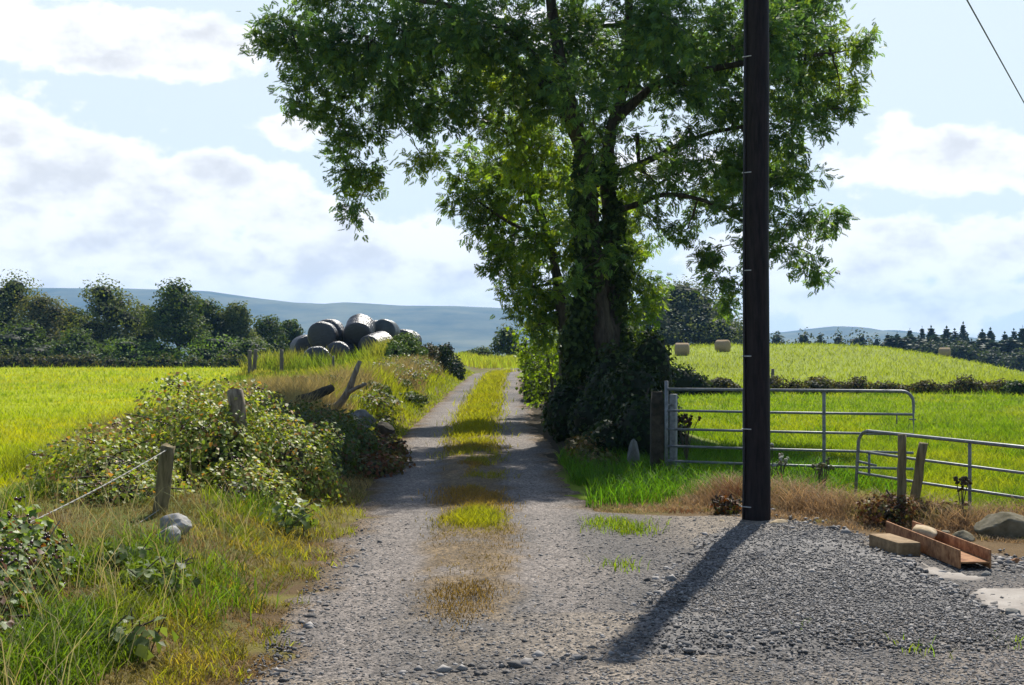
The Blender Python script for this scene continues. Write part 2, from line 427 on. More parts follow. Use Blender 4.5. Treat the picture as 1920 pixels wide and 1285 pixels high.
# lane: one gravel sheet with ragged edges, its grass strip left as earth for the blades
def lane_right(y):
    return np.interp(y, [4, 10.6, 11.2, 11.8, 12.6, 13.6, 14.3, 14.75, 15.2, 15.7, 18.9, 22.9, 29.5, 57, 83, 100], [9, 9, 5.4, 4.4, 3.9, 3.3, 2.9, 2.3, 1.35, .8, .71, .64, .44, .38, .31, .31])
def strip_c(y): return (xl(y) + xr(y)) / 2 + .03
def strip_w(y): return np.interp(y, [5, 8.5, 9.5, 12, 16, 22, 30, 57, 83], [.0, .18, .33, .38, .42, .44, .47, .5, .5])
lx = np.concatenate([np.arange(-2.6, 2.5, .06), np.arange(2.5, 9, .12)])
ly = np.concatenate([np.arange(4.2, 16, .07), axis(16, 97, 16, .08, 1.02)])
X, Yl = np.meshgrid(lx, ly); X = X.ravel(); Yl = Yl.ravel()
bend = np.where(Yl > 78, (Yl - 78) ** 2 * .012, 0)     # lane swings right past its crest
Xc = X + bend
nn = fbm(Xc * 2.2, Yl * 2.2, 4); n1 = fbm(Xc * .5, Yl * .35 + 30, 4); nf = fbm(Xc * 7, Yl * 7, 3)
FINE = np.array([.155, .131, .112]); GREY = np.array([.096, .086, .077]); SAND = np.array([.20, .163, .122]); DIRT = np.array([.135, .092, .045])
lc = lerp(FINE[None], GREY[None], ss(.36, .60, n1)[:, None])
lc = lc * (.72 + .56 * fbm(Xc * 1.7 + 60, Yl * .9, 4))[:, None]
# wheel tracks are paler where the fines come up
u = X - strip_c(Yl); tr = np.exp(-((np.abs(u) - .72) / .3) ** 2)
lc = lerp(lc, np.array([.195, .166, .143])[None], (tr * .75 * (Yl < 40))[:, None])
sw = strip_w(Yl)
st = (1 - ss(-.10, .12, np.abs(u) - sw + (nn - .5) * .5)) * ss(7.8, 9.8, Yl + (nn - .5) * 2) * ss(.22, .5, nn + .15 * ss(10, 15, Yl))
lc = lerp(lc, DIRT[None] * (.7 + .7 * nf)[:, None], st[:, None])
sd_ = ss(1.0, 2.0, X) * (1 - ss(3.2, 4.5, X)) * ss(11.8, 13.2, Yl + (nn - .5)) * .9 + ss(.6, .7, n1) * (Yl < 9.5) * .7 + (1 - ss(7.3, 8.3, Yl + (n1 - .5) * 2)) * ss(.35, .6, nn) * .8
lc = lerp(lc, SAND[None] * (.8 + .4 * nf)[:, None], np.clip(sd_, 0, 1)[:, None])
zl_ = tz(np.clip(Xc, None, 30), Yl)
# wheel tracks pressed in, crown of the lane raised
zl_ = zl_ + .03 * np.exp(-(u / .35) ** 2) * ss(9, 13, Yl) * (Yl < 84) - 0
sgn = np.minimum(X - xl(Yl) - (nn - .5) * .55 - (nf - .5) * .12, lane_right(Yl) - X - (nn - .5) * .6 - (nf - .5) * .12)
zl_ = zl_ + np.clip(sgn * .25, -.05, .014)
lc = lerp(DRY[None] * (.7 + .6 * nf)[:, None], lc, ss(-.02, .30, sgn + (nf - .5) * .3)[:, None])
inside = sgn > -.16
fc = grid_faces(len(lx), len(ly)); fc = fc[inside[fc].sum(1) >= 2]
used = np.unique(fc); remap = np.full(len(X), -1); remap[used] = np.arange(len(used))
V = np.stack([Xc, Yl, zl_], 1)
tag(mkobj('lane', np_mesh('lane', V[used], [remap[fc]], lc[used], True), M['gravel']), kind='structure')

# coarse grey gravel spread beside the pole
poly = np.array([P(a, b, CH * F / (b - HY))[:2] for a, b in
    [(1372, 1000), (1420, 984), (1510, 988), (1585, 1004), (1650, 1036), (1720, 1072), (1790, 1114), (1850, 1150), (1960, 1190), (1960, 1216), (1700, 1218), (1420, 1232), (1230, 1240), (1160, 1215), (1215, 1140), (1270, 1070), (1320, 1025)]])
def in_poly(x, y, pg):
    c = np.zeros(len(x), bool); j = len(pg) - 1
    for i in range(len(pg)):
        cond = ((pg[i, 1] > y) != (pg[j, 1] > y)) & (x < (pg[j, 0] - pg[i, 0]) * (y - pg[i, 1]) / (pg[j, 1] - pg[i, 1] + 1e-12) + pg[i, 0])
        c ^= cond; j = i
    return c
ax_, ay_ = np.arange(.3, 5.2, .05), np.arange(7.8, 15.2, .05)
X, Y2 = np.meshgrid(ax_, ay_); X = X.ravel(); Y2 = Y2.ravel()
nn = fbm(X * 2.5, Y2 * 2.5, 4)
jx, jy = X + (nn - .5) * .5, Y2 + (fbm(X * 2.5 + 50, Y2 * 2.5, 4) - .5) * .5
ins = in_poly(jx, jy, poly)
# distance-like falloff for a low heap
hgt = np.zeros(len(X))
for s in (.15, .3, .5):
    for ang in range(8):
        hgt += in_poly(jx + s * math.cos(ang * PI / 4), jy + s * math.sin(ang * PI / 4), poly) / 24
cc = lerp(np.array([.125, .112, .10])[None], np.array([.125, .117, .11])[None] * (.7 + .7 * fbm(X * 1.3, Y2 * 1.3, 3))[:, None], ss(.3, .8, hgt)[:, None])
cc = lerp(cc, np.array([.13, .11, .09])[None], (ss(.55, .7, fbm(X * .8 + 5, Y2 * .8, 4)) * .6)[:, None])
V = np.stack([X, Y2, tz(X, Y2) + np.clip((hgt - .4) * .12, -.04, .022) + .035 * ss(.5, 1, hgt) * (.5 + fbm(X * 1.2 + 3, Y2 * 1.2, 3)) + .012 * fbm(X * 6, Y2 * 6, 2) * hgt], 1)
bed_V = V
fc = grid_faces(len(ax_), len(ay_)); fc = fc[(hgt > .04)[fc].sum(1) >= 2]
used = np.unique(fc); remap = np.full(len(X), -1); remap[used] = np.arange(len(used))
tag(mkobj('gravel_bed', np_mesh('gravel_bed', V[used], [remap[fc]], cc[used], True), M['coarse']), kind='structure')
def apron_h(x, y): return tz(x, y) + .02

# pale concrete pad at the right edge
def pad(pts, nm):
    pg = np.array([P(a, b, CH * F / (b - HY))[:2] for a, b in pts])
    xs = np.arange(pg[:, 0].min() - .1, pg[:, 0].max() + .1, .04); ys = np.arange(pg[:, 1].min() - .1, pg[:, 1].max() + .1, .04)
    X, Y = np.meshgrid(xs, ys); X = X.ravel(); Y = Y.ravel()
    i = in_poly(X + (fbm(X * 4, Y * 4, 3) - .5) * .25, Y + (fbm(X * 4 + 9, Y * 4, 3) - .5) * .25, pg)
    fc = grid_faces(len(xs), len(ys)); fc = fc[i[fc].any(1)]
    used = np.unique(fc); rm = np.full(len(X), -1); rm[used] = np.arange(len(used))
    V = np.stack([X, Y, tz(X, Y) + np.where(i, .021, -.03)], 1)[used]
    tag(mkobj(nm, np_mesh(nm, V, [rm[fc]], np.ones((len(V), 3)), True), M['concrete']), kind='structure')
pad([(1822, 1118), (1850, 1108), (1980, 1104), (1980, 1160), (1890, 1152), (1850, 1138)], 'concrete_path')
pad([(1715, 1058), (1760, 1072), (1800, 1082), (1850, 1084), (1840, 1094), (1770, 1088), (1730, 1074)], 'concrete_path')

# loose stones
def pebbles(name, xs, ys, size, cols, dz=0.02):
    n = len(xs); V, Fc = ICO[1]
    V = np.array([[0, 0, 1], [1, 0, .1], [.25, .9, -.1], [-.8, .55, .1], [-.75, -.6, -.05], [.3, -.95, .1], [0, 0, -.8]], float)
    Fc = np.array([[0, 1, 2], [0, 2, 3], [0, 3, 4], [0, 4, 5], [0, 5, 1], [6, 2, 1], [6, 3, 2], [6, 4, 3], [6, 5, 4], [6, 1, 5]])
    d = rnd_unit(n); d[:, 2] *= .25; nr = rnd_unit(n) * .5 + np.array([0, 0, 1.])
    mb = MB()
    sc = size[:, None] * (np.array([1, .8, .55])[None] * R.uniform(.7, 1.3, (n, 3)))
    pos = np.stack([xs, ys, tz(xs, ys) + dz], 1)
    bi = np.clip(((xs - ax_[0]) / .05).round().astype(int), 0, len(ax_) - 1); bj = np.clip(((ys - ay_[0]) / .05).round().astype(int), 0, len(ay_) - 1)
    onb = (xs > ax_[0]) & (xs < ax_[-1]) & (ys > ay_[0]) & (ys < ay_[-1]); pos[:, 2] = np.where(onb, np.maximum(pos[:, 2], bed_V[bj * len(ax_) + bi, 2] + .004), pos[:, 2])
    mb.place(V, [Fc], pos, basis(d, nr), sc, cols)
    return tag(mkobj(name, mb.mesh(name), M['pebble']), kind='stuff')
n = 110000
yy = CH * F / (R.uniform(975, 1300, n) - HY + 1); xx = R.uniform(-.21, .40, n) * yy
m1 = in_poly(xx + R.normal(0, .11, n), yy + R.normal(0, .11, n), poly) & (R.random(n) < 1.15 - 1.2 * ss(.45, .68, fbm(xx * .9 + 5, yy * .9, 4)))
m2 = (xx > xl(yy)) & (xx < lane_right(yy)) & (R.random(n) < .20 + .22 * ss(.2, 1.6, xx))
k = m1 | m2
xx, yy, m1 = xx[k], yy[k], m1[k]
sz = np.where(m1, R.gamma(2.6, .0025, len(xx)) + .003, R.gamma(3, .0022, len(xx)) + .003)
hz = .014
# bigger loose stones along the rim of the bed and in the dirt at the right
ex = []; 
for (a, b, m_) in [((1580, 1002), (1660, 1042), 40), ((1660, 1042), (1790, 1114), 130), ((1790, 1114), (1920, 1172), 130), ((1845, 1050), (1940, 1078), 110), ((1450, 986), (1580, 1002), 40), ((1180, 1150), (1330, 1010), 50), ((500, 1285), (700, 1000), 60), ((700, 1280), (1500, 1200), 90)]:
    t_ = R.random(m_); px_ = a[0] + (b[0] - a[0]) * t_ + R.normal(0, 12, m_); py_ = a[1] + (b[1] - a[1]) * t_ + R.normal(0, 8, m_)
    yq = CH * F / (py_ - HY); ex.append(np.stack([(px_ - CX) / F * yq, yq], 1))
ex = np.concatenate(ex); xx = np.concatenate([xx, ex[:, 0]]); yy = np.concatenate([yy, ex[:, 1]]); m1 = np.concatenate([m1, np.ones(len(ex), bool)]); sz = np.concatenate([sz, R.gamma(4, .005, len(ex)) + .008])
g = R.random(len(xx)) ** 1.3
pc = np.where(m1[:, None], lerp(np.array([.070, .065, .061]), np.array([.29, .27, .25]), g[:, None]), lerp(np.array([.05, .048, .047]), np.array([.25, .235, .22]), g[:, None]))
pb = pebbles('gravel', xx, yy, sz, pc, hz)
pb['label'] = 'loose grey stones'

print('ground done')
# ------------------------------------------------------------------ grass
def blades(mb, x, y, h, w, lean, col, z=None, segs=2, dirx=None):
    n = len(x)
    if n == 0: return
    z = tz(x, y) if z is None else z
    p = np.stack([x, y, z - .01], 1)
    a = R.uniform(0, 2 * PI, n); wv = np.stack([np.cos(a), np.sin(a), 0 * a], 1) * (np.asarray(w) * .5).reshape(-1, 1)
    b = R.uniform(0, 2 * PI, n) if dirx is None else dirx + R.normal(0, .7, n)
    lv = np.stack([np.cos(b), np.sin(b), 0 * b], 1) * (np.asarray(lean) * h).reshape(-1, 1)
    up = np.zeros((n, 3)); up[:, 2] = h
    if segs == 2: lv_t = [(0, 0, 1.0), (.3, .55, .8), (1, 1, 0)]
    else: lv_t = [(0, 0, 1.0), (.12, .4, .9), (.5, .78, .6), (1, .92, 0)]
    rows = []
    for (l, u_, ww) in lv_t[:-1]:
        c = p + lv * l + up * u_; rows += [c - wv * ww, c + wv * ww]
    rows.append(p + lv + up * lv_t[-1][1])
    k = len(rows); V = np.stack(rows, 1).reshape(-1, 3)
    o = (np.arange(n) * k)[:, None]
    q = np.concatenate([o + np.array([[2 * i, 2 * i + 1, 2 * i + 3, 2 * i + 2]]) for i in range(segs - 1)])
    t = o + np.array([[k - 3, k - 2, k - 1]])
    mb.add(V, [q, t], np.repeat(np.broadcast_to(col, (n, 3)), k, 0))
def jit(c, n, s=.25, hue=.08):
    c = np.asarray(c, float)
    v = R.normal(1, s, (n, 1)).clip(.35, 1.9)
    return np.clip(c * v * R.normal(1, hue, (n, 3)), .002, .9)
def field_pts(n, y0, y1, xlo, xhi):
    """random points, thinner with distance"""
    inv = R.uniform(1 / y1, 1 / y0, n); y = 1 / inv
    x = R.uniform(xlo, xhi, n) * y
    return x, y
# left meadow
x, y = field_pts(270000, 9.5, 126, -.52, -.02)
d = xl(y) - x; k = d > 2.9 + fbm(x, y, 3) * 1.5
k &= ~((y > 46) & (y < 96) & (d < 8.5))
x, y = x[k], y[k]
mb = MB(); pn = fbm(x * .35, y * .2, 3); ps = fbm(x * 1.6 + 3, y * 1.2, 3)
c = lerp(np.array([.255, .31, .008]), np.array([.32, .32, .008]), ss(.35, .65, pn)[:, None])
c = lerp(c, np.array([.15, .24, .010]), (ss(.55, .72, ps) * .7)[:, None])
blades(mb, x, y, R.gamma(6, .0115, len(x)) * (1 + .7 * ss(.55, .72, ps)) * (1 + ss(40, 90, y)), np.maximum(.006, y * .00045), R.uniform(.3, 1.3, len(x)), c * R.normal(1, .11, (len(x), 1)).clip(.5, 1.6))
o = tag(mkobj('meadow_grass', mb.mesh('meadow_grass'), M['grass']), 'bright yellow-green meadow grass left of the lane', 'grass', kind='stuff')
# right field and hill
x, y = field_pts(310000, 14.6, 150, .02, .54)
e = x - xr(y); k = (e > 1.5 + fbm(x, y, 3)) & ((y > 17.0) | (x > 3.2 + (17 - y) * .45)) & ~((y > 20) & (y < 64) & (e < 3.1))
x, y = x[k], y[k]; mb = MB(); pn = fbm(x * .35, y * .2, 3); ps = fbm(x * 1.4 + 3, y * 1.1, 3)
c = lerp(np.array([.16, .235, .012]), np.array([.22, .26, .016]), ss(.35, .65, pn)[:, None])
c = lerp(c, np.array([.095, .18, .012]), (ss(.52, .72, ps) * .8)[:, None])
c = lerp(c, np.array([.225, .265, .038]), (ss(56, 75, y) * .8)[:, None])
blades(mb, x, y, R.gamma(6, .0135, len(x)) * (1 + .7 * ss(.55, .72, ps)) * (1 + ss(40, 90, y)), np.maximum(.006, y * .00045), R.uniform(.3, 1.3, len(x)), c * R.normal(1, .13, (len(x), 1)).clip(.5, 1.6))
tag(mkobj('pasture_grass', mb.mesh('pasture_grass'), M['grass']), 'green pasture grass behind the gates and over the hill', 'grass', kind='stuff')

# left verge and bank, near
def verge(n, y0, y1, dlo, dhi, edge=.4):
    y = 1 / R.uniform(1 / y1, 1 / y0, n); d = R.uniform(dlo, dhi, n); x = xl(y) - d
    return x, y, d
mb = MB(); md = MB()
x, y, d = verge(95000, 4.8, 17, -.35, 3.4)
n1 = fbm(x * 1.3, y * 1.3, 4); n2 = fbm(x * .8 + 20, y * .8, 3); n4 = fbm(x * 3 + 7, y * 3, 3)
dry = (d + (n1 - .5) * 1.6 < .75) | (n2 > .47)
k = ~dry & (n4 > .33) & (R.random(len(x)) < .85)
c = lerp(np.array([.085, .145, .016]), np.array([.20, .20, .022]), ss(.3, .65, n2)[:, None])
hh = (.06 + .16 * ss(.35, .75, n1)) * R.uniform(.5, 1.25, len(x)) * ss(.2, 1.0, d)
hh = np.maximum(hh, .05 + .10 * n4)
blades(mb, x[k], y[k], hh[k], R.uniform(.005, .011, k.sum()), R.uniform(.2, 1.2, k.sum()), (c * R.normal(1, .22, (len(x), 1)).clip(.4, 1.8))[k], segs=3)
k = dry & (R.random(len(x)) < .9) & (d > .0 + (n4 - .5) * .9)
c = lerp(np.array([.26, .17, .07]), np.array([.17, .145, .03]), ss(.3, .7, n4)[:, None])
blades(md, x[k], y[k], (np.maximum(.03, hh * .6) * R.uniform(.4, 1.1, len(x)))[k], R.uniform(.004, .009, k.sum()), R.uniform(.4, 1.8, k.sum()), (c * R.normal(1, .28, (len(x), 1)).clip(.35, 1.8))[k], segs=3)
x, y, d = verge(22000, 5, 17, -.2, 1.1); n5 = fbm(x * 2.4 + 30, y * 2.4, 4); n6 = fbm(x * 5, y * 5, 3)
k = (n5 > .48) & (d > .02 + (n6 - .5) * .9)
c = lerp(np.array([.17, .19, .018]), np.array([.25, .20, .04]), ss(.3, .7, n6)[:, None])
blades(mb, x[k], y[k], R.uniform(.03, .13, k.sum()), R.uniform(.005, .009, k.sum()), R.uniform(.3, 1.4, k.sum()), (c * R.normal(1, .25, (len(x), 1)).clip(.4, 1.7))[k], segs=3)
# long pale seeding stalks
n = 900; x, y, d = verge(n, 6, 16, .5, 3.0)
blades(md, x, y, R.uniform(.3, .62, n), R.uniform(.003, .006, n), R.uniform(.3, 1.0, n), jit([.38, .34, .14], n), segs=3)
# broad-leaved sedge-like tufts
for (tx, ty) in [(-2.05, 9.0), (-1.9, 9.6), (-2.6, 8.0), (-2.3, 7.4), (-2.15, 10.3), (-2.75, 10.6), (-2.5, 6.9)]:
    n = 130; x = R.normal(tx, .12, n); y = R.normal(ty, .16, n)
    blades(mb, x, y, R.uniform(.12, .30, n), R.uniform(.005, .010, n), R.uniform(.4, 1.3, n), jit([.10, .165, .018], n), segs=3)
# bank further up the lane, dry and grassy
x, y, d = verge(46000, 16, 84, -.2, 4.2)
n1 = fbm(x * .9, y * .5, 4); n2 = fbm(x * .5 + 20, y * .25, 3)
green = (d < .75 + (n1 - .5)) & (y > 24) | (n2 > .55) | ((y > 32) & (d > 1.7 + (n1 - .5) * 2))
k = green & (d > .0)
c = lerp(np.array([.15, .20, .018]), np.array([.23, .24, .028]), n1[:, None])
hh = (.18 + .35 * n1) * ss(-.1, 1.2, d) * R.uniform(.5, 1.2, len(x)) + .05
blades(mb, x[k], y[k], hh[k], np.maximum(.01, y * .0006)[k], R.uniform(.2, .9, k.sum()), (c * R.normal(1, .2, (len(x), 1)).clip(.4, 1.7))[k])
k = ~green & (d > .0)
c = lerp(np.array([.32, .22, .09]), np.array([.33, .29, .11]), n1[:, None])
blades(md, x[k], y[k], hh[k] * 1.1, np.maximum(.009, y * .0005)[k], R.uniform(.3, 1.0, k.sum()), (c * R.normal(1, .25, (len(x), 1)).clip(.4, 1.7))[k])
# rank growth round the bales
n = 26000; y = R.uniform(47, 68, n); x = xl(y) - R.uniform(2.0, 8.5, n)
n1 = fbm(x * .8, y * .8, 3); c = lerp(np.array([.13, .19, .03]), np.array([.22, .22, .06]), ss(.4, .65, n1)[:, None])
blades(mb, x, y, (.55 + .65 * n1) * R.uniform(.5, 1.2, n) * (.30 + .7 * ss(55, 56.5, y)) * (1 - .6 * ss(59, 61, y)), R.uniform(.03, .05, n), R.uniform(.1, .5, n), c * R.normal(1, .22, (n, 1)).clip(.4, 1.7))
# beyond the crest of the lane
n = 9000; y = R.uniform(92, 128, n); x = R.uniform(-8, 6, n)
blades(mb, x, y, R.uniform(.2, .7, n), .06 + 0 * x, R.uniform(.1, .6, n), jit([.24, .28, .045], n))
tag(mkobj('verge_grass', mb.mesh('verge_grass'), M['grass']), 'long green grass on the left verge and bank', 'grass', kind='stuff')
tag(mkobj('dry_grass', md.mesh('dry_grass'), M['dry']), 'withered straw-coloured grass along the left verge', 'grass', kind='stuff')

# grass strip along the middle of the lane
y = 1 / R.uniform(1 / 86, 1 / 8.4, 46000); u = R.normal(0, .5, len(y))
x = strip_c(y) + u * strip_w(y); bend_y = np.where(y > 78, (y - 78) ** 2 * .012, 0)
n1 = fbm(x * 2.2, y * 1.1, 4); n3_ = fbm(x * 1.0 + 8, y * .5, 3)
cover = ss(15, 17, y) * .75 + ss(22, 27, y) * .5 + .36 * ss(8.5, 11, y)
patch = np.exp(-(((x + .36) / .32) ** 2 + ((y - 14.6) / .85) ** 2)); patch2 = np.exp(-(((x + .45) / .3) ** 2 + ((y - 11.3) / .4) ** 2)) * .5 + np.exp(-(((x + .15) / .2) ** 2 + ((y - 11.9) / .3) ** 2)) * .6
keep = R.random(len(y)) < np.clip(cover * 1.5 * ss(.34, .66, n1 - .12 * np.abs(u) * (y < 22) + .12 * ss(17, 26, y)) + 1.2 * patch + patch2 * .18, 0, 1)
lush = np.clip(ss(21, 27, y) + patch * 1.6 + patch2 * .15, 0, 1)
c = lerp(lerp(lerp(np.array([.135, .085, .045]), np.array([.12, .085, .035]), n3_[:, None]), lerp(np.array([.26, .16, .055]), np.array([.22, .215, .03]), ss(.35, .6, n3_)[:, None]), ss(13, 17, y)[:, None]), lerp(np.array([.20, .235, .012]), np.array([.28, .265, .016]), n3_[:, None]), lush[:, None])
h = lerp(.028 + .03 * ss(14, 17, y), .085, lush) * R.uniform(.5, 1.5, len(y)) * (1 + .8 * ss(25, 40, y))
mb = MB(); k = keep
blades(mb, (x + bend_y)[k], y[k], h[k], np.maximum(.006, y * .0005)[k], R.uniform(.3, 1.2, k.sum()), (c * R.normal(1, .2, (len(y), 1)).clip(.5, 1.6))[k], z=(tz(x, y) + .03)[k])
tag(mkobj('strip_grass', mb.mesh('strip_grass'), M['grass']), 'strip of short grass down the middle of the lane', 'grass', kind='stuff')

# right verge: green tongue by the hedge, brown weeds along the gates, tufts on the gravel
mb = MB(); md = MB()
n = 15000; y = R.uniform(15.7, 22, n); x = xr(y) + R.uniform(.0, 3.6, n)
n1 = fbm(x * 1.3, y * 1.3, 3); k = (y > 16.0 + (n1 - .5) * 1.4) & (x - xr(y) > .1 + (n1 - .5) * .5)
blades(mb, x[k], y[k], R.uniform(.1, .3, k.sum()), R.uniform(.007, .013, k.sum()), R.uniform(.2, 1, k.sum()), jit([.07, .16, .012], k.sum()), segs=3)
for (a, b, s, nn_) in [(1155, 990, .16, 420), (1190, 1000, .12, 260), (1130, 985, .10, 120), (1165, 1068, .09, 70), (1205, 940, .2, 160), (1500, 1190, .05, 16), (1720, 1225, .07, 26), (1900, 1215, .07, 16)]:
    c = P(a, b, CH * F / (b - HY)); x = R.normal(c[0], s, nn_); y = R.normal(c[1], s * 1.5, nn_)
    blades(mb, x, y, R.uniform(.03, .11, nn_), R.uniform(.005, .01, nn_), R.uniform(.3, 1.3, nn_), jit([.15, .215, .018], nn_), z=tz(x, y) + .02, segs=3)
n = 34000; x = R.uniform(.9, 8.6, n)
yl = np.interp(x, [.9, 2.2, 3.3, 4.2, 5.2, 6.6], [15.6, 15.2, 14.0, 13.2, 12.6, 12.2]); n1 = fbm(x * 1.5, x * 0 + 3, 3)
w_ = np.interp(x, [.9, 1.6, 3, 4.5, 6.6, 9], [.9, 1.6, 1.7, 1.2, 1.1, 1.4])
y = yl + R.beta(1.4, 1.6, n) * w_ * 1.25 - .15
n1 = fbm(x * 1.7, y * 1.7, 4); n2 = fbm(x * 4, y * 4, 3)
tall = ss(.15, .55, (y - yl) / w_) * ss(1.6, 2.6, x)
hh = (.05 + .26 * tall * (.4 + n1)) * R.uniform(.5, 1.3, n)
c = lerp(np.array([.30, .19, .10]), np.array([.38, .28, .16]), n2[:, None]); c = lerp(c, np.array([.13, .045, .02]), (ss(.55, .7, n1) * .8)[:, None]); c = lerp(c, np.array([.17, .19, .03]), (ss(.62, .72, n2) * .7)[:, None])
blades(md, x, y, hh, R.uniform(.004, .010, n), R.uniform(.3, 1.6, n), c * R.normal(1, .28, (n, 1)).clip(.35, 1.8), segs=3)
tag(mkobj('green_grass', mb.mesh('green_grass'), M['grass']), 'fresh green grass at the foot of the right hedge', 'grass', kind='stuff')
tag(mkobj('withered_weeds', md.mesh('withered_weeds'), M['dry']), 'brown withered weeds below the gates and round the pole', 'weeds', kind='stuff')

# ------------------------------------------------------------------ leaves
LEAF = np.array([[0, 0, 0], [.42, .48, .10], [0, 1, -.12], [-.42, .48, .10], [0, .5, 0]]); LEAF_F = [np.array([[0, 1, 2, 4], [0, 4, 2, 3]])]
def ash_spray():
    V = []; Fq = []
    for i in range(4):
        for s in (-1, 1):
            t = .38 + .17 * i; b = np.array([0, t, 0]); d = unit(np.array([s * .85, .6, -.25])); nrm = np.array([s * .2, 0, 1.])
            x = unit(np.cross(d, nrm)); l = .44 - .03 * i; w = .085
            k = len(V); V += [b, b + d * l * .5 + x * w, b + d * l, b + d * l * .5 - x * w]; Fq.append([k, k + 1, k + 2, k + 3])
    k = len(V); b = np.array([0, .95, 0]); d = np.array([0, .93, -.35]); x = np.array([1., 0, 0])
    V += [b, b + d * .22 + x * .085, b + d * .45, b + d * .22 - x * .085]; Fq.append([k, k + 1, k + 2, k + 3])
    return np.array(V), [np.array(Fq)]
ASH, ASH_F = ash_spray()

def ellip_leaves(mb, ells, n, size, cols, up=.5, depth=.35, bumps=.35, floor=None, T=LEAF, TF=LEAF_F, cut=None, seed=0, droop=.3):
    """leaves through the outer shell of a union of ellipsoids [(centre, radii)]"""
    vol = np.array([np.mean([r[0] * r[1], r[1] * r[2], r[0] * r[2]]) for c, r in ells]); which = R.choice(len(ells), n, p=vol / vol.sum())
    c = np.array([e[0] for e in ells], float)[which]; r = np.array([e[1] for e in ells], float)[which]
    d = rnd_unit(n); lump = .78 + bumps * 2 * (n3(d * 1.0 + c, 3.1, seed) - .3) + .25 * (n3(d + c * .7, 8.0, seed + 3) - .5)
    rad = lump * (1 - depth * R.random(n) ** 1.6)
    p = c + d * r * rad[:, None]
    keep = np.ones(n, bool)
    if floor is not None: keep &= p[:, 2] > tz(p[:, 0], p[:, 1]) + floor
    if cut is not None: keep &= cut(p)
    # drop leaves buried inside a neighbouring ellipsoid
    for i, (ce, re) in enumerate(ells):
        q = np.linalg.norm((p - np.asarray(ce)) / np.asarray(re), axis=1); keep &= ~((q < .55) & (which != i))
    p, d, r_ = p[keep], d[keep], r[keep]; n = len(p)
    nr = unit(unit(d / r_) * .9 + np.array([0, 0, up]) + rnd_unit(n) * .75)
    ax = unit(np.cross(nr, rnd_unit(n)) + np.array([0, 0, -droop]))
    cl = cols(n, p)
    mb.place(T, TF, p, basis(ax, nr), size * R.uniform(.65, 1.3, n), cl)
    return p
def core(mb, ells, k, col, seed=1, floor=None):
    """ragged solid dark hull, added inside foliage to block daylight leaking through"""
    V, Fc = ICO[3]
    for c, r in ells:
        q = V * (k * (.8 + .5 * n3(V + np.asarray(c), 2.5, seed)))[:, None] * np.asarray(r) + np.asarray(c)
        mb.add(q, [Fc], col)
def pal(*cs, w=None, s=.22):
    cs = np.array(cs, float)
    def f(n, p=None):
        return np.clip(cs[R.choice(len(cs), n, p=w)] * R.normal(1, s, (n, 1)).clip(.4, 1.8), .002, .9)
    return f
def canes(mb, ells, n, rad, col, floor=True):
    for i in range(n):
        c, r = ells[R.integers(len(ells))]; c = np.asarray(c); r = np.asarray(r)
        a = R.uniform(0, 2 * PI); b0 = c + np.array([math.cos(a) * r[0] * .5, math.sin(a) * r[1] * .5, 0]); b0[2] = tz(b0[0], b0[1])
        d = rnd_unit(1)[0]; d[2] = abs(d[2]); e0 = c + d * r * R.uniform(.85, 1.08)
        mid = (b0 + e0) / 2 + np.array([0, 0, .25 * r[2]])
        t = np.linspace(0, 1, 7)[:, None]
        mb.tube((1 - t) ** 2 * b0 + 2 * t * (1 - t) * mid + t * t * e0, rad, 4, col, caps=False)
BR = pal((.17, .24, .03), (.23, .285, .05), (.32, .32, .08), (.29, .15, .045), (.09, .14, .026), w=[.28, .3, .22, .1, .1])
BRD = pal((.05, .085, .02), (.075, .11, .025), (.10, .13, .035), (.12, .06, .02), w=[.4, .3, .2, .1])  # darker copy of BR: tree shade put into the leaf colour
def bramble(name, label, ells, nl, size, cols, ncane=30, nberry=0, cat='bramble bush'):
    base = np.mean([e[0] for e in ells], 0); base[2] = tz(base[0], base[1])
    t = thing(name, label, cat, base)
    mb = MB(); pts = ellip_leaves(mb, ells, nl, size, cols, up=.7, depth=.5, floor=.02, seed=R.integers(50))
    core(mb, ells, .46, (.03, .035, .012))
    mkobj('foliage', mb.mesh('foliage', base), M['bramble'], t)
    mb = MB(); canes(mb, ells, ncane, .006, (1, 1, 1)); cn = mkobj('canes', mb.mesh('canes', base), M['twig'], t)
    if nberry:
        mb = MB(); V, Fc = ICO[1]; q = pts[R.choice(len(pts), nberry)]
        q = np.repeat(q, 5, 0) + R.normal(0, .022, (nberry * 5, 3)) + np.array([0, -.02, .02])
        mb.place(V, [Fc], q, basis(rnd_unit(len(q)), rnd_unit(len(q))), R.uniform(.008, .014, len(q)), (1, 1, 1))
        tag(mkobj('berries', mb.mesh('berries', base, True), M['berry'], cn), kind='stuff')
    return t
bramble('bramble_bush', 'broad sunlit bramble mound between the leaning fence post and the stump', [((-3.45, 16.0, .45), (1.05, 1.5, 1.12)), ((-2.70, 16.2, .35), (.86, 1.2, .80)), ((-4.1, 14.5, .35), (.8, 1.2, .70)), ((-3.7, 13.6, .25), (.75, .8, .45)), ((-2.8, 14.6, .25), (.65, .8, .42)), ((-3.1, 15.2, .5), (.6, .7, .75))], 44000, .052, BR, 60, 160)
bramble('bramble_bush', 'dark shaded bramble thicket behind the sunlit mound', [((-3.1, 19.6, .45), (.95, 1.8, .72)), ((-2.7, 21.6, .40), (.75, 1.5, .55)), ((-3.6, 21.5, .5), (.9, 1.6, .68)), ((-2.45, 18.6, .3), (.5, 1.2, .5))], 22000, .06, BRD, 40, 0)
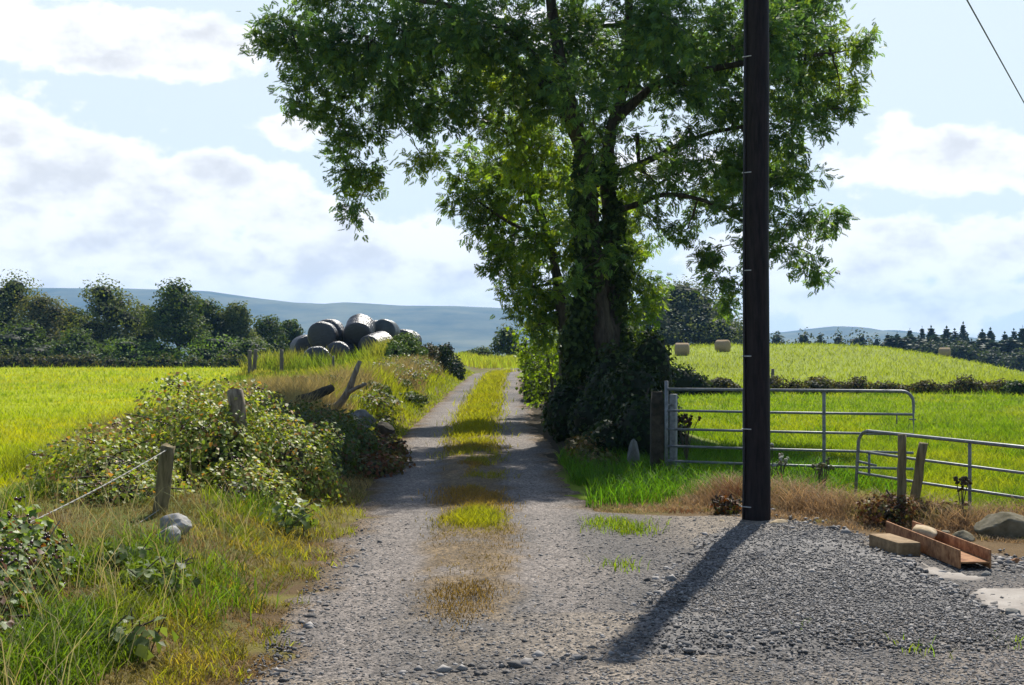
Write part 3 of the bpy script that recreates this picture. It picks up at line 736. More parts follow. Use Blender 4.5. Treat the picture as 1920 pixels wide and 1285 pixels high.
bramble('bramble_bush', 'near bramble with dark berries at the lower left corner', [((-3.2, 8.8, .30), (.48, 1.0, .46)), ((-2.95, 7.8, .27), (.34, .8, .38)), ((-2.7, 6.9, .15), (.32, .8, .30))], 6500, .06, pal((.08, .14, .025), (.13, .19, .035), (.17, .23, .06), (.14, .055, .02), w=[.35, .35, .2, .1]), 26, 110)
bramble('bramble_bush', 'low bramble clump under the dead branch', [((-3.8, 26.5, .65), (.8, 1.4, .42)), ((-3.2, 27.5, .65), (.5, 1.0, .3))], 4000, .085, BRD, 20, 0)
for (q, w, lab) in [((-2.35, 9.35, .30), (.30, .34, .12), 'small bramble sprig with pale leaves below the two stones'), ((-2.15, 7.75, .22), (.34, .3, .12), 'small bramble sprig spreading low near the gravel edge'), ((-2.75, 9.9, .34), (.30, .26, .14), 'small bramble sprig reaching out above the near berry bush'), ((-2.02, 13.2, .26), (.3, .35, .14), 'small bramble sprig in dry grass right of the two stones')]:
    base = np.array(q); base[2] = tz(q[0], q[1]); t = thing('bramble_sprig', lab, 'bramble', base); mb = MB(); E = [(q, w)]
    ellip_leaves(mb, E, 120, .075, pal((.10, .15, .035), (.13, .17, .05)), up=1.2, depth=.8)
    mkobj('foliage', mb.mesh('foliage', base), M['bramble'], t); mb = MB(); canes(mb, E, 8, .004, (1, 1, 1)); mkobj('canes', mb.mesh('canes', base), M['twig'], t)

# ------------------------------------------------------------------ trees near the lane
def poly_smooth(pts, m=10):
    pts = np.asarray(pts, float); t = np.linspace(0, len(pts) - 1, m * (len(pts) - 1) + 1)
    i = np.clip(t.astype(int), 0, len(pts) - 2); f = (t - i)[:, None]
    p0 = pts[np.maximum(i - 1, 0)]; p1 = pts[i]; p2 = pts[i + 1]; p3 = pts[np.minimum(i + 2, len(pts) - 1)]
    return .5 * (2 * p1 + (p2 - p0) * f + (2 * p0 - 5 * p1 + 4 * p2 - p3) * f ** 2 + (-p0 + 3 * p1 - 3 * p2 + p3) * f ** 3)
def leafy_tree(name, label, base, stems, clumps, leaf_len, cols, dens=1.0, ivy=None, cat='tree', matl='ash', T=ASH, TF=ASH_F, per_twig=9, twig_k=22):
    t = thing(name, label, cat, base)
    mb = MB(); nodes = []
    for pts, r0, r1 in stems:
        q = poly_smooth(pts, 8); rr = np.linspace(r0, r1, len(q)); rr[:6] *= np.linspace(1.35, 1, 6) if q[0][2] < base[2] + .6 else 1
        mb.tube(q, rr, 10, (1, 1, 1), jitter=.18); nodes += [(p, r) for p, r in zip(q[4:], rr[4:])]
    trk = mkobj('trunk', mb.mesh('trunk', base, True), M['bark'], t)
    NP = np.array([n_[0] for n_ in nodes]); NR = np.array([n_[1] for n_ in nodes])
    order = sorted(range(len(clumps)), key=lambda i: np.min(np.linalg.norm(NP - clumps[i][0], axis=1)))
    lim = MB(); lf = MB()
    for i in order:
        c, r, dn, tint = clumps[i]; c = np.asarray(c, float)
        dist = np.linalg.norm((NP - c) * np.array([1, 1, 1.15]), axis=1) + np.where(NP[:, 2] > c[2] + .8, 1.2, 0)
        j = np.argmin(dist); p = NP[j]; L = np.linalg.norm(c - p)
        if L > .15:
            mid = (p + c) / 2 + np.array([0, 0, .14 * L]) + R.normal(0, .07 * L, 3); tt = np.linspace(0, 1, 8)[:, None]
            q = (1 - tt) ** 2 * p + 2 * tt * (1 - tt) * mid + tt * tt * c; q[1:-1] += R.normal(0, .02 * L, (6, 3))
            r0 = min(NR[j] * .75, .018 + .022 * L + .02 * r); rr = np.linspace(r0, max(.010, r0 * .4), 8)
            lim.tube(q, rr, 6, (1, 1, 1), caps=False)
            NP = np.concatenate([NP, q[2:]]); NR = np.concatenate([NR, rr[2:]])
        nt_ = max(4, int(twig_k * dn * dens * (r / .85) ** 2))
        dirs = rnd_unit(nt_); ends = c + dirs * r * R.uniform(.35, 1.12, (nt_, 1)) * np.array([1, 1, .9]); ends[:, 2] -= .12 * r * R.random(nt_)
        for e_ in ends[::2]:
            q0 = c + (e_ - c) * .1; m_ = (q0 + e_) / 2 + R.normal(0, .08 * r, 3) + np.array([0, 0, .08 * r])
            tt = np.linspace(0, 1, 4)[:, None]; lim.tube((1 - tt) ** 2 * q0 + 2 * tt * (1 - tt) * m_ + tt * tt * e_, [.009, .008, .006, .004], 3, (1, 1, 1), caps=False)
        k = per_twig; s = R.uniform(.35, 1.05, (nt_, k, 1)); pp = (c + (ends - c)[:, None] * s + R.normal(0, .10, (nt_, k, 3))).reshape(-1, 3)
        dd = np.repeat(dirs, k, 0) * .55 + rnd_unit(nt_ * k) * .85 + np.array([0, 0, -.30])
        nr = np.array([0, 0, 1.]) + rnd_unit(nt_ * k) * .8
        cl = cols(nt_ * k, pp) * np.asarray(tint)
        lf.place(T, TF, pp, basis(unit(dd), nr), leaf_len * R.uniform(.7, 1.25, nt_ * k), cl)
    if lim.n: mkobj('branches', lim.mesh('branches', base, True), M['twig'], t)
    mkobj('crown', lf.mesh('crown', base), M[matl], t)
    if ivy:
        mb = MB(); ellip_leaves(mb, ivy[0], ivy[1], .10, pal((.02, .04, .012), (.035, .06, .015), (.055, .085, .02)), up=.2, depth=.6)
        mkobj('ivy', mb.mesh('ivy', base), M['ivy'], trk)
    return t
ASHC = pal((.09, .17, .055), (.115, .20, .045), (.165, .24, .04), (.07, .135, .06), w=[.35, .3, .15, .2])
DK = (.92, .97, 1.2); MD = (1, 1, 1); YL = (1.7, 1.45, .75)  # YL brightens and yellows clumps, painting in sun through the leaves
def cl(lst, Y, seed=0):
    out = []
    for it in lst:
        px, py, r = it[:3]; dy = it[3] if len(it) > 3 else 0; dn = it[4] if len(it) > 4 else 1; tint = it[5] if len(it) > 5 else MD
        out.append((P(px, py, Y + dy), r / F * (Y + dy), dn, tint))
    return out
YT = 26.5
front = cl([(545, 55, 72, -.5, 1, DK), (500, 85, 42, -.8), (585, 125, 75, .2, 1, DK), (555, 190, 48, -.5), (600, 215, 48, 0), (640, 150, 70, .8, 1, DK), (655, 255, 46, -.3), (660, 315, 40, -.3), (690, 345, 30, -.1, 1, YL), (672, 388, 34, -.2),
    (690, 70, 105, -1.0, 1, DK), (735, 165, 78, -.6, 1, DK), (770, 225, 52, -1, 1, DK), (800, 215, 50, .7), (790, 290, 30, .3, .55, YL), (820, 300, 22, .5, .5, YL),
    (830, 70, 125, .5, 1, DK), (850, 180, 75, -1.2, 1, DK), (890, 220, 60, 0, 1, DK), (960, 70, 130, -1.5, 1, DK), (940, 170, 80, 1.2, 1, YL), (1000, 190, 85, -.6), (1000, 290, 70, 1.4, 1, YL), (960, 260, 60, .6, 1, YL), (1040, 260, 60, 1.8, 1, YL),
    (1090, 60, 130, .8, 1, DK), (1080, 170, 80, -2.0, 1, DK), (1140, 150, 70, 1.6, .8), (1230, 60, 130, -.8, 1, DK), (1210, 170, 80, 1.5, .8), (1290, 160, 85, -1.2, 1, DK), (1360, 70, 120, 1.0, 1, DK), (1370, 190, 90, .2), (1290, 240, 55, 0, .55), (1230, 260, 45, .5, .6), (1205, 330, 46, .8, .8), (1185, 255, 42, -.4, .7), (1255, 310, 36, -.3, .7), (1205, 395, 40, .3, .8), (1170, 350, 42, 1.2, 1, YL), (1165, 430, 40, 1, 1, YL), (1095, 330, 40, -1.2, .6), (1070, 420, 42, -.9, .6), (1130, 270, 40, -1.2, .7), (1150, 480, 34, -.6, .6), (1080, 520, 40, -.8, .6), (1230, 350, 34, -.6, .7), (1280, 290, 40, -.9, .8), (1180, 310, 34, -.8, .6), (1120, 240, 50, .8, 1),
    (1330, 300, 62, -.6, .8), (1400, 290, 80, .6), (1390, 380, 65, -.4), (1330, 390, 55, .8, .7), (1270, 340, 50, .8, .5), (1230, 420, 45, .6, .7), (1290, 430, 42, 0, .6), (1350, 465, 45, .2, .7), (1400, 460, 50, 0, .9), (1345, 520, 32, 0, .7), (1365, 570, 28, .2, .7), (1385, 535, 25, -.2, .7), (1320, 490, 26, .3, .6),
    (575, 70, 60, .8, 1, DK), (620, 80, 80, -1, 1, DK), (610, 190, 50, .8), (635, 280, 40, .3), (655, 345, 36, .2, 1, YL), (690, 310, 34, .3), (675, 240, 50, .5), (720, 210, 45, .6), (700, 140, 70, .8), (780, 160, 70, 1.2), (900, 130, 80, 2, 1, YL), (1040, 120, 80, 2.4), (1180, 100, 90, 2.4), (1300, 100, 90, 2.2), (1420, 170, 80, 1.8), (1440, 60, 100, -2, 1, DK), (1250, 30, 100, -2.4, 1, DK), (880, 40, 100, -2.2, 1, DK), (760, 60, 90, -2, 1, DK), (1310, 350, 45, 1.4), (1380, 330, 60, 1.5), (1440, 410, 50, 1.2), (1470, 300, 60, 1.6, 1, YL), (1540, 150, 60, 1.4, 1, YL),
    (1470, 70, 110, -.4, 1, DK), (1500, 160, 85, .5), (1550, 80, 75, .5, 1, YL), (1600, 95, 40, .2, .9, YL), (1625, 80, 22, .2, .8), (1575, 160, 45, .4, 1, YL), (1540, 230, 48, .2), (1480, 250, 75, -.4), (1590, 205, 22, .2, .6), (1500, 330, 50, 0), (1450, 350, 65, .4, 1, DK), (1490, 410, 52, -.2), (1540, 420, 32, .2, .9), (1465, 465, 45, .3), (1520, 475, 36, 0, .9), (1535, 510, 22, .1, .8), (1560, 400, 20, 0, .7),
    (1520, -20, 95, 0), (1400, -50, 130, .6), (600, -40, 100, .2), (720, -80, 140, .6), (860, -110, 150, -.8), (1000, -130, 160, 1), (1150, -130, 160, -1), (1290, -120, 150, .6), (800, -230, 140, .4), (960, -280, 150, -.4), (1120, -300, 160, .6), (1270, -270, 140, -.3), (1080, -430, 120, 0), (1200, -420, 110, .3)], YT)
b0 = P(1135, 800, YT); b0[2] = tz(b0[0], b0[1])
W = lambda lst, Y=YT: [P(a, b, Y + (c[0] if c else 0)) for a, b, *c in lst]
stems = [([b0 - [0, 0, .15]] + W([(1140, 720), (1128, 620), (1112, 520), (1105, 400, -.1), (1097, 300, -.2), (1075, 215, -.3), (1050, 110, -.4), (1030, -40, -.3), (1040, -220, 0)]), .27, .07),
         (W([(1140, 700), (1148, 600, .3), (1150, 500, .4), (1143, 400, .5), (1138, 310, .5), (1150, 230, .5), (1175, 140, .5), (1180, 10, .4), (1170, -200, .2)]), .20, .06),
         (W([(1098, 300, -.2), (1040, 190, .2), (940, 110, .4), (830, 90, .2), (720, 90, 0), (610, 80, -.2)]), .11, .03),
         (W([(1075, 215, -.3), (960, 60, -.8), (840, 10, -1), (700, -10, -.8)]), .09, .03),
         (W([(1140, 330, .5), (1185, 315, .5), (1250, 285, .4), (1330, 250, .2), (1440, 230, 0)]), .085, .025),
         (W([(1140, 400, .5), (1190, 385, .2), (1250, 365, 0), (1330, 380, 0), (1400, 420, 0)]), .07, .02),
         (W([(1150, 230, .5), (1230, 160, .2), (1330, 130, 0), (1450, 110, 0), (1560, 100, .2)]), .10, .03),
         (W([(1195, 250, .5), (1200, 310, .4), (1225, 345, .3), (1235, 400, .3)]), .045, .02)]
ivyE = [(P(px_, py, YT - .05), (.34, .42, .55)) for px_, py in ((1104, 450), (1098, 520), (1090, 590))] + [(P(1092, 390, YT - .2), (.30, .3, .5)), (P(1095, 310, YT - .2), (.26, .26, .5)), (P(1150, 420, YT + .35), (.24, .26, .6)), (P(1142, 330, YT + .4), (.2, .24, .5)), (P(1162, 560, YT + .3), (.24, .3, .6)), (P(1165, 500, YT + .3), (.26, .3, .5)), (P(1080, 640, YT - .1), (.36, .4, .5)), (P(1172, 660, YT + .3), (.28, .3, .6)), (P(1085, 690, YT), (.36, .4, .6))]
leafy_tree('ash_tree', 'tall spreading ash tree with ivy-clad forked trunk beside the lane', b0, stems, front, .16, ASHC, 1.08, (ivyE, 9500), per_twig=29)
Y2_ = 31.5
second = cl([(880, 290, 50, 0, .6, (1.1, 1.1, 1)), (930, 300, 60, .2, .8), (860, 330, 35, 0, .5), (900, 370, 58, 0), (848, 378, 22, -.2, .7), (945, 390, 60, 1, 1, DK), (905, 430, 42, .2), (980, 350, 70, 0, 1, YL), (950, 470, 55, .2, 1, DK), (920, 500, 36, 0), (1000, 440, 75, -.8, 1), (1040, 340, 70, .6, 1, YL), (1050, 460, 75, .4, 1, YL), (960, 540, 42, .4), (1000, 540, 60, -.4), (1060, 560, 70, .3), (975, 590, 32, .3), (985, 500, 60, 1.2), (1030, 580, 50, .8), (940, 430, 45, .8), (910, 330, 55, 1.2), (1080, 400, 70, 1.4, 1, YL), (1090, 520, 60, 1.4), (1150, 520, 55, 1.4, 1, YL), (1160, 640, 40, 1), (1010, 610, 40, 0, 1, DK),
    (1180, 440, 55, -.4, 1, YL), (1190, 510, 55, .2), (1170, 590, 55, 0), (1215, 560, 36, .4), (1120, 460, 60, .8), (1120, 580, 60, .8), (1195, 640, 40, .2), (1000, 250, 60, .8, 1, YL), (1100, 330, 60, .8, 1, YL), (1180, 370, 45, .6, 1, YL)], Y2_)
b1 = P(1060, 760, Y2_); b1[2] = tz(b1[0], b1[1])
W2 = lambda lst: W(lst, Y2_)
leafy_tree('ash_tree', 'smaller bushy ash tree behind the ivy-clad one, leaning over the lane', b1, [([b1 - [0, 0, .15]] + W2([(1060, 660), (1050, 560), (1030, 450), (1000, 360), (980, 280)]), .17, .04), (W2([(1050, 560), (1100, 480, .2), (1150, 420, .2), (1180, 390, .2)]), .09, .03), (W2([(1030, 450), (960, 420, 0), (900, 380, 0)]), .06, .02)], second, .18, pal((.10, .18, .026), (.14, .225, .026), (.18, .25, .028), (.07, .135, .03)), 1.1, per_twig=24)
Y3 = 34.0
hz_ = cl([(990, 625, 30, -.6, 1.2, (1.5, 1.45, .8)), (1015, 600, 30, -.2, 1.2, (1.5, 1.45, .8)), (985, 665, 30, -.8, 1.2, (1.5, 1.45, .8)), (1030, 640, 36, -1.0, 1.2, (1.5, 1.45, .8)), (1010, 690, 34, -1.2, 1.2, (1.3, 1.3, .8)), (990, 720, 26, -1, 1.2, (1.6, 1.5, .8)), (1055, 660, 32, -1.0, 1.2, (1.3, 1.3, .8)), (1020, 630, 34, 0, 1.2, (1.5, 1.45, .8)), (1055, 615, 30, .2, 1.2, (1.5, 1.45, .8)), (1000, 660, 28, -.2, 1.2, (1.5, 1.45, .8)), (1035, 665, 34, .3, 1.2, (1.3, 1.3, .8)), (995, 695, 22, 0, 1.2), (1015, 705, 30, .5, 1.2), (1005, 740, 26, .2, 1.2), (1075, 640, 30, .5, 1), (1060, 690, 36, .8, 1), (1040, 740, 36, .4, 1)], Y3)  # raised tints paint sunlight into the hazel leaf colour
b2 = P(1040, 770, Y3); b2[2] = tz(b2[0], b2[1])
leafy_tree('hazel_bush', 'sunlit bright green hazel bush at the lane side left of the trunks', b2, [([b2 - [0, 0, .1]] + W([(1035, 720), (1025, 660), (1020, 630)], Y3), .05, .02), ([b2 - [0, 0, .1]] + W([(1050, 720), (1060, 650)], Y3), .05, .02)], hz_, .10, pal((.13, .20, .022), (.16, .23, .026), (.10, .16, .02)), 1.5, cat='bush', matl='ash', T=LEAF, TF=LEAF_F, per_twig=14)

def hedge_bush(name, label, ells, nl, size, cols, cat='bush', matl='ivy', k=.72, depth=.4, up=.3):
    base = np.mean([e[0] for e in ells], 0); base[2] = tz(base[0], base[1]) - .03
    t = thing(name, label, cat, base); mb = MB()
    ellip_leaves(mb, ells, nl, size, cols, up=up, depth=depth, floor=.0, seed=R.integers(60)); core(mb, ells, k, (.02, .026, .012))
    mkobj('foliage', mb.mesh('foliage', base), M[matl], t)
    mb = MB(); canes(mb, ells, 14, .012, (1, 1, 1)); mkobj('stems', mb.mesh('stems', base), M['twig'], t)
    return t
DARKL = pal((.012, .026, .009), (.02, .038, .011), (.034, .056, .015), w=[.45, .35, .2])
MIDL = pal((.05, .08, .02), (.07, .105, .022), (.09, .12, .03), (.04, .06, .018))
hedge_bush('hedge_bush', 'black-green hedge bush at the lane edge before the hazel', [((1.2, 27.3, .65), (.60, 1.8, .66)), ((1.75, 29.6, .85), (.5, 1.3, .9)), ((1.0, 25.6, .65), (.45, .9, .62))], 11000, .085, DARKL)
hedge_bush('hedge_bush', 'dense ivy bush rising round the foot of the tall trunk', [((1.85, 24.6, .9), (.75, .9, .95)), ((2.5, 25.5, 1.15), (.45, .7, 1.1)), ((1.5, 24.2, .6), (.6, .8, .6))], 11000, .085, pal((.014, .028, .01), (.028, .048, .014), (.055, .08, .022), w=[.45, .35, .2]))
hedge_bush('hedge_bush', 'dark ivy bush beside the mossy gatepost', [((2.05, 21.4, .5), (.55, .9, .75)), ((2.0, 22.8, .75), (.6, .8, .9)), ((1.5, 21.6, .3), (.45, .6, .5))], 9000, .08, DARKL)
hedge_bush('hedge_bush', 'sunlit leafy hedge bush past the hazel further up the lane', [((1.0, 42, 1.0), (.75, 3.0, 1.0)), ((1.25, 48, 1.1), (.8, 3.5, 1.1)), ((1.2, 55, 1.1), (.8, 4, 1.1)), ((1.6, 37.5, 1.0), (.8, 2, 1.2))], 11000, .11, MIDL)
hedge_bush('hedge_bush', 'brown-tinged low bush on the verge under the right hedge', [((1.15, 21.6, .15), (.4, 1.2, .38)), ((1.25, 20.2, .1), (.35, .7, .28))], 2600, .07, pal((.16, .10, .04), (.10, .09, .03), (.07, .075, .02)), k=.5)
print('near vegetation done')
# ------------------------------------------------------------------ far vegetation
def ground_hit(px, py, y0=5, y1=400):
    ys = np.geomspace(y0, y1, 4000); x = (px - CX) / F * ys; z = CH - (py - HY) / F * ys
    s = z - tz(x, ys); i = np.where(s <= 0)[0]
    i = i[0] if len(i) else len(ys) - 1
    return np.array([x[i], ys[i], float(tz(x[i], ys[i]))])
QUAD = np.array([[-.5, 0, 0], [0, -.35, .06], [.5, 0, 0], [.05, .45, .05]]); QUAD_F = [np.array([[0, 1, 2, 3]])]
def far_tree_meshes(h, w, nl, size, cols, trunk_h=.25, lumps=11, flat=.8):
    """crown and trunk of a broadleaved tree, origin at its foot"""
    mb = MB(); cs = []
    for i in range(lumps):
        t = (i + .3) / lumps; zc = h * (trunk_h + (1 - trunk_h) * (.10 + .80 * t))
        prof = math.sqrt(max(.05, 1 - (t * .93) ** 2.4)); a = i * 2.4 + R.uniform(-.5, .5); q = R.uniform(.45, .75) * w * .5 * prof * (1 - .6 * t)
        k = R.uniform(.62, 1.28); a += R.uniform(-1, 1); cs.append(((math.cos(a) * q, math.sin(a) * q, zc), (w * .34 * k * (.35 + .65 * prof), w * .34 * k * (.35 + .65 * prof), h * (1 - trunk_h) * (.19 if lumps > 8 else .34) * k)))
    ellip_leaves(mb, cs, nl, size, cols, up=.4, depth=.6, bumps=.5, T=QUAD, TF=QUAD_F, seed=R.integers(90), droop=.1)
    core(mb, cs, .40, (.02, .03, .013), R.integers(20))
    tr = MB(); tr.tube(poly_smooth([(0, 0, -.3), (.02 * w, 0, h * trunk_h), (0, .03 * w, h * .6)], 4), np.linspace(.035 * h, .012 * h, 9), 7)
    for c, r in cs[:6]: tr.tube(poly_smooth([(.02 * w, 0, h * trunk_h), (c[0] * .5, c[1] * .5, (c[2] + h * trunk_h) / 2), c], 3), np.linspace(.014 * h, .005 * h, 7), 5, caps=False)
    return mb.mesh('crown'), tr.mesh('trunk', smooth=True)
def far_tree(name, label, px, top, w_px, Y, cols, nl=9000, size=.25, cat='tree', group=None, trunk_h=.2, base=None, lumps=11):
    x = (px - CX) / F * Y; zb = float(tz(x, Y)) if base is None else base
    h = CH - (top - HY) / F * Y - zb; w = w_px / F * Y * 1.32
    t = thing(name, label, cat, (x, Y, zb), group); c, tr = far_tree_meshes(h, w, nl, size, cols, trunk_h, lumps)
    mkobj('crown', c, M['far_leaf'], t); mkobj('trunk', tr, M['bark'], t); return t
LD = pal((.045, .08, .02), (.07, .105, .022), (.10, .13, .028), w=[.4, .4, .2]); LO = pal((.11, .14, .04), (.14, .165, .05), (.08, .11, .033)); LB = pal((.13, .14, .05), (.17, .155, .06), (.08, .10, .035))
G1 = 'trees along the far side of the left meadow'
for a in [(-45, 535, 130, 138, LO, 'olive tree cut off by the left edge of the meadow treeline'), (22, 518, 120, 136, LO, 'broad olive-green tree at the left end of the meadow treeline'), (84, 548, 95, 132, LB, 'lower brownish-green tree sloping down right of the broad olive tree'), (135, 578, 80, 138, LD, 'low dark tree in the gap left of the tall grey-green tree'),
          (203, 529, 125, 133, LO, 'tall grey-green bushy tree left of the dark round tree'), (262, 572, 70, 139, LD, 'small dark tree wedged between the two tallest meadow trees'), (332, 527, 105, 130, LD, 'dark round-headed tree with bare trunk, darkest of the treeline'), (392, 560, 95, 135, LD, 'dark sloping tree touching the right side of the round-headed tree'),
          (446, 572, 62, 134, LO, 'slim lighter tree sticking up at the right part of the treeline'), (497, 598, 66, 138, LD, 'low dark tree next to the slim lighter tree'), (540, 603, 52, 142, LD, 'last small tree of the treeline beside the black bales')]:
    far_tree('meadow_tree', a[5], a[0], a[1], a[2], a[3], a[4], group=G1, trunk_h=.22 if a[0] == 332 else .08)
for a in [(40, 612, 150, 127, pal((.06, .10, .022), (.08, .125, .028)), 'spreading dark shrub under the broad olive tree'), (150, 622, 120, 126, pal((.06, .10, .022), (.08, .13, .028)), 'dark shrub under the grey-green tree'), (235, 640, 120, 125, pal((.08, .14, .025), (.10, .16, .03)), 'low green shrub left of the bare trunk'), (300, 645, 90, 126, pal((.08, .14, .025), (.10, .165, .03)), 'low green shrub directly left of the round-headed tree'), (400, 635, 130, 126, pal((.09, .16, .025), (.11, .18, .03)), 'low bright shrub right of the bare trunk'), (470, 640, 110, 124, LD, 'dark shrub under the slim lighter tree'), (-20, 635, 120, 125, LO, 'shrub cut off by the left edge')]:
    far_tree('meadow_shrub', a[5], a[0], a[1], a[2], a[3], a[4], 3200, .24, 'shrub', 'shrubs under the left treeline', .02, lumps=8)
def hedge_row(name, label, p0, p1, n, h, w, nl, size, cols, matl='far_leaf', hv=.35):
    p0 = np.array(p0); p1 = np.array(p1); E = []
    for i in range(n):
        t = (i + R.uniform(.2, .8)) / n; c = p0 + (p1 - p0) * t; hh = h * R.uniform(1 - hv, 1 + hv); z = float(tz(c[0], c[1]))
        E.append(((c[0], c[1] + R.normal(0, .15), z + hh * .42), (np.linalg.norm(p1 - p0) / n * R.uniform(.6, .95), w * R.uniform(.7, 1.2), hh * .58)))
    base = np.array([*((p0 + p1) / 2), float(tz(*((p0 + p1) / 2)))]); t = thing(name, label, 'hedge', base); mb = MB()
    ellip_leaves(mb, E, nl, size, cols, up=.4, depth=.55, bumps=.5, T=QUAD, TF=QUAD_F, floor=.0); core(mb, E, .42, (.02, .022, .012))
    mkobj('foliage', mb.mesh('foliage', base), M[matl], t)
    mb = MB(); canes(mb, E, n * 3, .012, (1, 1, 1)); mkobj('stems', mb.mesh('stems', base), M['twig'], t)
    return t
HB = pal((.085, .065, .03), (.06, .06, .025), (.11, .085, .04), (.045, .055, .02), (.08, .10, .03))
hedge_row('field_hedge', 'low brownish bramble hedge crossing the pasture behind the gates', (10.2, 57.5), (24.5, 57.0), 17, .66, .55, 15000, .10, HB)
hedge_row('field_hedge', 'low mixed hedge closing the far edge of the left meadow', (-47, 121.5), (-34, 121.0), 12, 1.15, .9, 3200, .2, pal((.10, .085, .04), (.07, .075, .03), (.05, .07, .025)))
hedge_row('field_hedge', 'green weedy hedge under the round-headed tree', (-34, 121.0), (-19, 120.0), 12, .95, .8, 2600, .2, pal((.07, .10, .025), (.05, .08, .02), (.10, .10, .035)))
for (px, py, Yq, rx, rz, lab, pc_) in [(1268, 700, 55, 1.05, .75, 'dark hawthorn-like bush behind the left end of the gate', DARKL), (1350, 710, 56, .75, .45, 'smaller dark bush between the hay bales and the gate', pal((.05, .055, .02), (.07, .065, .03))), (1905, 730, 55.5, .42, .36, 'dark green gorse-like bush at the right end of the field hedge', pal((.03, .06, .015), (.05, .08, .02))), (1535, 712, 56.5, .6, .3, 'dark bramble lump in the field hedge right of the pole', pal((.05, .05, .02), (.035, .045, .016)))]:
    c = P(px, py, Yq); c[2] = float(tz(c[0], c[1])) + rz * .7
    hedge_bush('field_bush', lab, [(tuple(c), (rx, .7, rz)), ((c[0] + rx * .7, c[1] + .2, c[2] - .12), (rx * .6, .6, rz * .7)), ((c[0] - rx * .6, c[1], c[2] - .1), (rx * .6, .6, rz * .75))], 2600, .13, pc_, 'bush', 'far_leaf', .7)
# beyond the lane and beside the hay bales
far_tree('round_tree', 'small dark round tree standing alone beyond the end of the lane', 952, 618, 46, 118, LD, 1800, .22, 'tree', None, .25, lumps=7)
for a in [(905, 652, 44, 122, 'low shrub left of the lone round tree'), (980, 640, 40, 124, 'low shrub right of the lone round tree'), (880, 658, 36, 125, 'low shrub behind the ivy stump')]:
    far_tree('shrub', a[4], a[0], a[1], a[2], a[3], LD, 800, .2, 'shrub', None, .02, lumps=6)
GR = pal((.085, .11, .055), (.11, .13, .07), (.07, .095, .05))
far_tree('pasture_tree', 'large rounded grey-green tree behind the left hay bale', 1285, 526, 170, 165, GR, 16000, .30, lumps=18, trunk_h=.02)
far_tree('pasture_tree', 'grey-green tree partly hidden by the ash trunk', 1215, 560, 90, 160, GR, 6000, .30, trunk_h=.05)
far_tree('pasture_tree', 'smaller grey-green tree above the right hay bale', 1345, 572, 62, 168, GR, 5000, .30, trunk_h=.05)
FT = pal((.04, .06, .03), (.055, .075, .035))
for a in [(1385, 622, 40, 'far tree just left of the pole'), (1458, 624, 44, 'far tree just right of the pole'), (1505, 625, 56, 'widest far tree on the skyline right of the pole'), (1541, 628, 30, 'narrow far tree under the distant hill'), (1572, 631, 44, 'low far tree under the summit of the distant hill'), (1612, 625, 64, 'rounded far tree left of the first spruces'), (1645, 631, 46, 'low far tree at the foot of the first spruces')]:
    far_tree('skyline_tree', a[3], a[0], a[1], a[2], 290, FT, 1100, .55, group='trees on the skyline behind the hill', trunk_h=.05, lumps=8)
def conifer_meshes(H, wid):
    mb = MB(); pos = []; dirs = []; ups = []; sz = []
    for i in range(30):
        t = i / 30; z = H * (.06 + .92 * t); r = wid * .5 * (1 - t) ** .85 * R.uniform(.75, 1.15) + .08
        nb = max(4, int(9 * (1 - t) + 3)); a0 = R.uniform(0, 6)
        for b in range(nb):
            a = a0 + b * 2 * PI / nb + R.normal(0, .15); d = np.array([math.cos(a), math.sin(a), -.28 + .5 * t])
            for s in (.2, .45, .7, .95):
                pos.append(np.array([0, 0, z]) + d * r * s * R.uniform(.8, 1.1)); dirs.append(d + R.normal(0, .25, 3)); ups.append(R.normal(0, 1, 3)); sz.append(.42 + .5 * r * .5)
    pos.append(np.array([0, 0, H])); dirs.append(np.array([.05, 0, 1.])); ups.append(np.array([1., 0, 0])); sz.append(.5)
    mb.place(QUAD * np.array([.8, 1.3, 1]), QUAD_F, np.array(pos), basis(np.array(dirs), np.array(ups)), np.array(sz), pal((.026, .048, .026), (.038, .06, .032), (.05, .075, .036))(len(pos)))
    tr = MB(); tr.tube([(0, 0, -.3), (0, 0, H * .5), (0, 0, H * .98)], [.02 * H, .012 * H, .003 * H], 6)
    return mb.mesh('crown'), tr.mesh('trunk', smooth=True)
GC = 'spruces of the plantation behind the hill'
protos = []
def spruce(px, top, Y, wr, label, k):
    x = (px - CX) / F * Y; zb = float(tz(x, Y)); h = CH - (top - HY) / F * Y - zb
    if len(protos) < 4:
        t = thing('spruce', label, 'spruce', (x, Y, zb), GC); c, tr = conifer_meshes(h, h * wr * 1.8)
        mkobj('crown', c, M['needle'], t); mkobj('trunk', tr, M['bark'], t); protos.append((t, h, wr)); return t
    p, ph, pw = protos[k % 4]; sx = h / ph * wr / pw; return dup(p, (x, Y, zb), R.uniform(0, 6), (sx, sx, h / ph), label)
